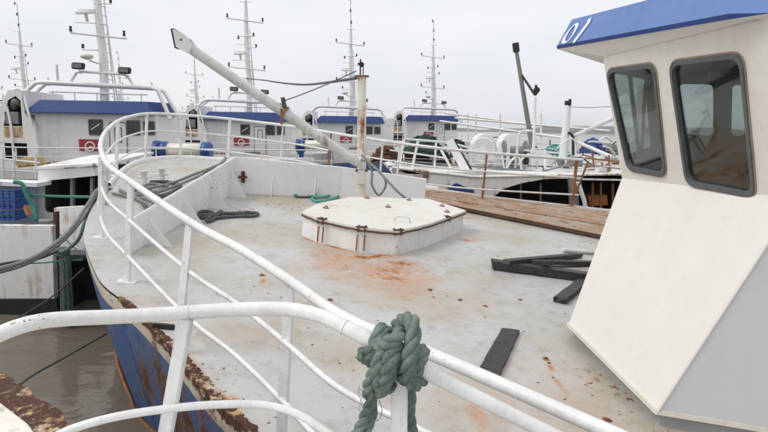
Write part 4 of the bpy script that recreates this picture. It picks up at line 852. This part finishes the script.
# blue grey cabin piece at left with fish boxes
slab([(-60, 183), (35, 186), (36, 224), (-60, 224)], 11.6, .1, 'cabin_side', paint('blue_grey_paint', (.22, .27, .34), .6, rust=.05, dirt=.5), lb)
slab([(-60, 180), (37, 183), (37, 187), (-60, 184)], 11.5, .5, 'cabin_trim', 'whitey', lb)
for i, (px, py) in enumerate(((3, 214), (3, 203), (3, 193))):
    cr_ = thing('fish_box', at(px, py + 5, 11.2), ['bottom blue plastic fish box of the stack at the left edge', 'middle blue plastic fish box of the stack at the left edge', 'top blue plastic fish box of the stack at the left edge'][i], 'crate', 'blue fish boxes stacked at the left edge')
    c = at(px, py, 11.2); k_ = MB()
    for q in range(3): k_.box((c.x - .36, c.y - .18, c.z - .09 + q * .065), (c.x + .36, c.y - .15, c.z - .05 + q * .065))
    k_.box((c.x - .34, c.y - .148, c.z - .092), (c.x + .34, c.y + .2, c.z - .06)); k_.box((c.x - .36, c.y - .146, c.z - .055), (c.x - .33, c.y + .2, c.z + .085)); k_.box((c.x + .33, c.y - .146, c.z - .055), (c.x + .36, c.y + .2, c.z + .085)); k_.build('box_shell', 'bluep', cr_)
    k_ = MB()
    for q in range(7): x_ = c.x - .33 + q * .11; k_.box((x_ - .018, c.y - .20, c.z - .092), (x_ + .018, c.y - .181, c.z + .088))
    k_.build('box_rib', 'bluep', cr_)
# rail on the left boat and yellow rusty bracket
g_ = MB(); g_.tube([at(-20, 156, 14), at(12, 160, 14), at(40, 163, 14)], .025, 6); g_.tube([at(-20, 169, 14), at(40, 172, 14)], .02, 6)
for px in (3, 14, 36): g_.tube([at(px, 152, 14), at(px, 178, 14)], .03, 6)
g_.build('deck_rail', 'railfar', lb)
slab([(15, 158), (35, 157), (37, 166), (16, 168)], 14.2, .4, 'winch_guard', paint('yellow_rusty_paint', (.60, .42, .16), .7, rust=.3, streak=.5, dirt=.5), lb, bevel=.03)
slab([(60, 164), (70, 163), (72, 168), (62, 169)], 12.2, .3, 'roof_vent', 'white', lb, bevel=.03)
g_ = MB(); g_.tube(smoothpath([at(14, 182, 11), at(22, 184, 11), at(27, 196, 11), at(33, 208, 11.), at(36, 220, 10.8)], n=5), .04, 8); tag(g_.build('hose', 'ropegr', None, base=at(14, 182, 11)), 'bright green hose hanging over the blue-grey cabin side', 'hose')
g_ = MB(); g_.bar(at(25, 205, 10.8), at(30, 216, 10.8), .10, .10); tag(g_.build('buoy', paint('orange_buoy', (.40, .14, .08), .5), None, base=at(27, 210, 10.8), bevel=.03), 'small faded orange float beside the green hose', 'buoy')

# ================================================================== BOAT WITH WINCH AND NETS (right centre)
tb = thing('fishing_boat', (3.5, 14.5, 0), 'rusty white working boat with winch, nets and dark hold opening beyond the wooden strip', 'fishing boat')
Y5 = 13.9
side = [(392, 168), (430, 173), (475, 178), (640, 174), (660, 262), (392, 232)]
hole = [(491, 199), (503, 189), (522, 183), (545, 179), (568, 178.5), (571, 213), (500, 208)]; hole2 = [(577, 180), (636, 181), (638, 216), (579, 214)]
s_ = MB(); s_.holed([at(a, b, Y5) for a, b in side], [[at(a, b, Y5) for a, b in hole], [at(a, b, Y5) for a, b in hole2]], off=(0, .06, 0)); s5 = s_.build('hull_side', 'rustw', tb)
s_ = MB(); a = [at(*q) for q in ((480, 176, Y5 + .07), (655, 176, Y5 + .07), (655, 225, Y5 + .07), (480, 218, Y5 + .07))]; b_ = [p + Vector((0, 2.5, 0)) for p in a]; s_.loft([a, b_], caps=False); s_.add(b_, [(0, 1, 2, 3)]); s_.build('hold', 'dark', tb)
slab([(447, 188), (456, 183), (474, 190), (474, 200), (462, 197)], Y5 - .012, .01, 'blue_stripe', 'blue', s5)
slab([(410, 186), (420, 182), (446, 194), (444, 196)], Y5 - .01, .008, 'rust_scar', 'rust', s5)
slab([(569, 178), (577, 178), (580, 214), (571, 213)], Y5 - .1, .12, 'stanchion', 'steel', tb)
slab([(588, 196), (607, 195), (608, 205), (590, 206)], Y5 + .5, .5, 'hold_box', paint('orange_primer', (.55, .19, .05), .8, rust=.3), tb)
for px in (592, 600, 612): slab([(px, 183), (px + 2, 183), (px + 2, 213), (px, 213)], Y5 + .3, .05, 'hold_pipe', 'rust', tb)
for px in (520, 540): slab([(px, 183), (px + 1.5, 183), (px + 1.5, 210), (px, 210)], Y5 + .3, .05, 'hold_pipe', 'steel', tb)
g_ = MB(); g_.tube(smoothpath([at(578, 182, Y5 - .2), at(584, 200, Y5 - .2), at(588, 209, Y5 - .2), at(610, 211, Y5 - .2), at(640, 211, Y5 - .2)], n=4), .05, 8); g_.build('hose', 'whitey', tb)
# deck (top of side) and superstructure clutter behind
d_ = MB(); d_.prism([at(392, 168, Y5 + .0) - Vector((0, 0, .05)), at(640, 174, Y5 + .0) - Vector((0, 0, .05)), at(640, 174, Y5 + .0) + Vector((1, 6, .05)), at(392, 168, Y5) + Vector((-.4, 6, .05))], (0, 0, -.08)); d_.build('deck', 'whitey', tb)
g_ = MB(); g_.tube([at(392, 167.5, Y5), at(430, 172, Y5), at(475, 177, Y5), at(640, 173.5, Y5)], .035, 8); g_.build('gunwale', 'rustw', tb)
# white humped covers of the winch
def hump(px0, px1, pyb, pyt, y, dep, mat='white', name='winch_cover'):
    a = at(px0, pyb, y); b = at(px1, pyb, y); t_ = at((px0 + px1) / 2, pyt, y); H = t_.z - a.z; rg = []; n = 12
    prof = [a.lerp(b, .5 - .5 * math.cos(PI * k / n)) + Vector((0, 0, H * math.sin(PI * k / n) ** .6)) for k in range(n + 1)]
    mb = MB(); mb.loft([prof, [p + Vector((0, dep, 0)) for p in prof]]); return mb.build(name, mat, tb, bevel=.02)
hump(472, 497, 162, 134, 15.6, .8); hump(500, 518, 158, 134, 16.4, .8); hump(512, 556, 166, 152, 16.0, 1.2, 'whitey')
w_ = MB(); c = at(483, 150, 15.35); w_.tube([c + Vector((math.cos(a) * .30, 0, math.sin(a) * .30)) for a in [k * PI / 12 for k in range(24)]], .03, 6, closed=True)
for k in range(6): a = k * PI / 3; w_.tube([c, c + Vector((math.cos(a) * .3, 0, math.sin(a) * .3))], .018, 5)
w_.disc(c + Vector((0, -.08, 0)), (0, 1, 0), .07, .15, 12); w_.build('winch_wheel', 'white', tb)
w_ = MB(); c = at(503, 152, 15.4); w_.disc(c, (1, 0, 0), .3, .05, 18); w_.disc(c + Vector((.05, 0, 0)), (1, 0, 0), .16, .5, 14); w_.disc(c + Vector((.55, 0, 0)), (1, 0, 0), .3, .05, 18); w_.build('winch_drum', 'steel', tb)
for i, (a, b, r, mt_) in enumerate([((460, 148), (478, 170), .06, 'white'), ((448, 150), (458, 172), .05, 'white'), ((500, 143), (504, 168), .04, 'white'), ((509, 143), (507, 168), .05, 'rail'), ((517, 148), (515, 168), .04, 'rail'), ((489, 158), (520, 160), .03, 'rail')]):
    g_ = MB(); g_.bar(at(*a, 15.1), at(*b, 15.1), r * 1.6, r); g_.build('winch_frame', mt_, tb)
# arched tube rails
for pts in ([(404, 139), (440, 142), (462, 146), (470, 151), (471, 172)], [(519, 165), (523, 158), (530, 155), (533, 166)], [(517, 155), (519, 135), (524, 131), (532, 131)], [(506, 170), (512, 160), (519, 157), (522, 172)]):
    g_ = MB(); g_.tube(smoothpath([at(a, b, 15.) for a, b in pts], n=5), .03, 8); g_.build('tube_rail', 'rail', tb)
for pts, mt_ in (([(392, 160), (620, 178)], 'steel'), ([(540, 172), (575, 163), (620, 169)], 'steel'), ([(543, 167), (545, 178)], 'steel'), ([(560, 172), (610, 166)], 'railfar'), ([(585, 158), (640, 164)], 'rust'), ([(592, 150), (594, 168)], 'rust'), ([(609, 155), (609, 172)], 'rust')):
    g_ = MB(); g_.tube([at(a, b, 14.6) for a, b in pts], .022, 6); g_.build('deck_pipe', mt_, tb)
for k in range(14):
    px, py = random.uniform(538, 618), random.uniform(160, 172); c = at(px, py, 14.8 + random.random()); g_ = MB(); sz = random.uniform(.05, .13)
    g_.obox(c, (sz * 1.3, 0, 0), (0, sz, 0), (0, 0, sz)) if k % 2 else g_.disc(c, (random.random(), random.random(), .3), sz, sz, 10)
    g_.build('deck_fitting', random.choice(['steel', 'whitey', 'rust', 'plinth']), tb)
for a, b, wd, mt_ in (((449, 140), (472, 182), .20, 'white'), ((455, 142), (476, 178), .05, 'black'), ((440, 148), (452, 170), .06, 'rustw'), ((404, 138), (398, 170), .07, 'rustw'), ((418, 141), (411, 172), .06, 'rustw'), ((436, 143), (434, 174), .05, 'rail'), ((390, 150), (446, 158), .04, 'railfar'), ((476, 168), (560, 176), .05, 'rail'), ((524, 150), (560, 153), .04, 'whitey'), ((545, 150), (545, 168), .05, 'whitey')):
    g_ = MB(); g_.bar(at(*a, 14.7), at(*b, 14.5), wd, .04, up=(0, 1, 0)); g_.build('deck_frame', mt_, tb)
for k in range(26):
    px, py = random.uniform(400, 620), random.uniform(157, 170); c = at(px, py, 14.9 + random.random() * 2); g_ = MB(); sz = random.uniform(.04, .11)
    if k % 3 == 0: g_.tube([c, c + Vector((random.uniform(-.5, .5), .1, random.uniform(-.1, .25)))], .02, 6)
    elif k % 3 == 1: g_.obox(c, (sz * 1.6, 0, 0), (0, sz, 0), (.02, 0, sz))
    else: g_.tube([c, c + Vector((0, 0, .1)), c + Vector((0, 0, .35))], .04, 8, rr=[.07, .05, .05])
    g_.build('deck_fitting', random.choice(['steel', 'whitey', 'rust', 'plinth', 'black']), tb)
for yy_, zt_, a_, b_ in ((15.4, 150, 396, 470), (16.4, 145, 392, 520), (18.2, 141, 455, 600), (16.8, 158, 520, 625), (15.2, 163, 470, 620)):
    g_ = MB(); g_.tube([at(a_, zt_, yy_), at(b_, zt_ + (b_ - a_) * .03, yy_ + .4)], .022, 6); g_.tube([at(a_, zt_ + 8, yy_), at(b_, zt_ + 8 + (b_ - a_) * .03, yy_ + .4)], .016, 6); g_.build('deck_rail', 'railfar', tb)
    n_p = int((b_ - a_) / 16)
    for k in range(n_p + 1):
        px = a_ + (b_ - a_) * k / n_p; g_ = MB(); g_.tube([at(px + random.uniform(-2, 2), zt_ - random.uniform(-1, 3), yy_ + .2), at(px, 169, yy_ + .2)], .024, 6); g_.build('rail_post', random.choice(['railfar', 'rail', 'rail', 'rust']), tb)
for k in range(22):
    px, py, yy_ = random.uniform(395, 620), random.uniform(140, 164), random.uniform(15, 19); g_ = MB()
    p0 = at(px, py, yy_); g_.tube(smoothpath([p0, p0 + Vector((random.uniform(.1, .5), .1, random.uniform(-.2, .3))), p0 + Vector((random.uniform(.3, 1.1), .2, random.uniform(-.35, .1)))], n=4), random.uniform(.014, .035), 6); g_.build('deck_hose', random.choice(['rail', 'whitey', 'steel', 'black', 'rope', 'railfar']), tb)
for k in range(12):
    px, yy_ = random.uniform(400, 610), random.uniform(15.5, 18); g_ = MB(); c = at(px, 165, yy_); w0 = random.uniform(.1, .28)
    g_.obox(c + Vector((0, 0, w0 * .6)), (w0, .03, 0), (0, .12, 0), (0, .03, w0 * .8)); g_.build('deck_locker', random.choice(['white', 'whitey', 'plinth', 'streaky']), tb, bevel=.02)
# net piles
def heap(cpx, cpy, y, rx, ry, rz, mat, label, strands, r, cat='net', name='fishing_net'):
    c = at(cpx, cpy, y); mb = MB()
    ic = MB(); 
    for k in range(strands):
        a = random.uniform(0, 2 * PI); pts = []
        hgt = random.random()
        for j in range(7):
            a += random.uniform(.4, 1.2); q = random.uniform(.3, 1) * (1 - .5 * hgt); pts.append(c + Vector((math.cos(a) * rx * q, math.sin(a) * ry * q, rz * (hgt * .9 + random.uniform(-.15, .1)) * (1.15 - q * .5))))
        mb.tube(smoothpath(pts, n=4), r * random.uniform(.7, 1.2), 5)
    return tag(mb.build(name, mat, None, base=c), label, cat)
heap(424, 152, 15.6, .65, .6, .45, 'net', 'heap of green fishing net on deck under the curved white tube rail', 80, .022)
heap(455, 152, 16.8, .5, .5, .35, 'black', 'black netting heaped behind the white winch frame', 40, .03)
heap(386, 160, 15.0, .45, .4, .35, 'rustdark', 'dark brown netting heaped just right of the derrick mast', 45, .03)
heap(556, 156, 17.5, .5, .4, .35, 'ropet', 'turquoise netting heaped at the foot of the white post', 45, .025)
heap(592, 152, 18.5, .45, .4, .40, 'bluep', 'blue tarpaulin bundle near the wheelhouse window', 60, .05, 'tarpaulin', 'tarpaulin_bundle')
heap(612, 153, 18.6, .6, .4, .35, 'steel', 'grey netting heaped beside the blue bundle', 50, .03)
# black block, the dark mass under the nets
slab([(405, 150), (450, 152), (452, 170), (405, 168)], 16.0, .8, 'dark_block', 'black', tb, bevel=.05)
slab([(398, 166), (470, 172), (470, 178), (398, 172)], 14.3, .5, 'deck_coaming', 'whitey', tb, bevel=.02)
# masts and booms
g_ = MB(); g_.tube([at(535, 165, 18), at(516, 48, 18)], .085, 10, rr=[.085, .055]); pm = g_.build('leaning_pole', paint('grey_green_pole', (.16, .19, .16), .6, dirt=.5, rust=.05), tb)
g_ = MB(); g_.tube([at(516.5, 52, 18), at(515.5, 43, 18)], .1, 8); g_.build('pole_cap', 'black', pm)
g_ = MB(); g_.tube([at(521, 74, 18), at(529, 86, 17.8), at(535, 95, 17.6)], .035, 6); g_.tube([at(535, 95, 17.6), at(539, 90, 17.6)], .04, 6); g_.disc(at(537, 90, 17.5), (0, 1, 0), .09, .08, 10); g_.tube([at(536, 85, 17.6), at(536, 90, 17.6)], .04, 6); g_.build('pole_arm', 'black', pm)
g_ = MB(); g_.tube([at(535.5, 97, 17.6), at(533, 166, 17.4)], .05, 8, rr=[.03, .055]); g_.build('davit_post', 'rail', tb)
g_ = MB(); g_.tube([at(568, 106, 17), at(563, 158, 17)], .12, 12, rr=[.09, .13]); wp = g_.build('white_post', 'white', tb)
g_ = MB(); g_.tube([at(570, 99, 17), at(569, 112, 17)], .04, 6); g_.obox(at(568, 103, 17), (.08, 0, 0), (0, .06, 0), (0, 0, .06)); g_.build('post_light', 'black', wp)
g_ = MB(); g_.tube(smoothpath([at(568, 133, 16.9), at(571, 134, 16.9), at(573, 140, 16.9), at(573, 165, 16.9)], n=5), .04, 8); g_.build('vent_pipe', 'black', wp)
for a, b, ya, yb, r in (((574, 136), (625, 113), 17, 15.5, .06), ((575, 141), (612, 157), 17, 16, .05), ((455, 118), (610, 131), 30, 26, .05), ((440, 121), (565, 138), 26, 20, .04), ((445, 113), (560, 128), 34, 28, .05)):
    g_ = MB(); g_.tube([at(*a, ya), at(*b, yb)], r, 8); g_.build('boom', 'rail', tb)
for px, ya in ((468, 29), (476, 25), (500, 26), (541, 21)): g_ = MB(); g_.tube([at(px, 114, ya), at(px, 140, ya)], .035, 6); g_.build('stanchion', 'whitey', tb)
g_ = MB(); g_.tube(sag(at(570, 107, 17), at(640, 103, 14), .05), .008, 4); g_.build('stay_wire', 'cable', tb)
slab([(385, 176), (470, 180), (470, 186), (385, 182)], 14.2, .2, 'bulwark_rib', 'whitey', tb)

# distant low launch beyond (turquoise grey strip by the pole)
# ---- wires
rope_thing([mtp + Vector((-.1, 0, -.02)), at(300, 84.5, 16), at(262, 80, 26), at(246.5, 78.5, 30.4)], .028, 'cable', 'thick twisted steel cable from derrick mast to the second boat', name='steel_cable', pitch=6, cat='cable', step=.05)
wr = MB(); wr.tube(sag(mtp + Vector((-.1, 0, .1)), pc + Vector((0, 0, .2)), .02), .010, 5); tag(wr.build('steel_cable', 'cable', None, base=mtp), 'thin grey wire from derrick mast top down to the boom clamp', 'cable')

# ------------------------------------------------------------------ thin sea haze
hz = MB(); hz.box((-4100, -450, -2), (4100, 3300, 34))
hm = bpy.data.materials.new('thin_haze'); hm.use_nodes = True; ht = hm.node_tree; ht.nodes.clear(); ho_ = ht.nodes.new('ShaderNodeOutputMaterial'); pv = ht.nodes.new('ShaderNodeVolumePrincipled')
pv.inputs['Color'].default_value = (.97, .985, 1, 1); pv.inputs['Density'].default_value = .00024; pv.inputs['Anisotropy'].default_value = .2; ht.links.new(pv.outputs[0], ho_.inputs['Volume'])
tag(hz.build('haze', hm), kind='stuff')
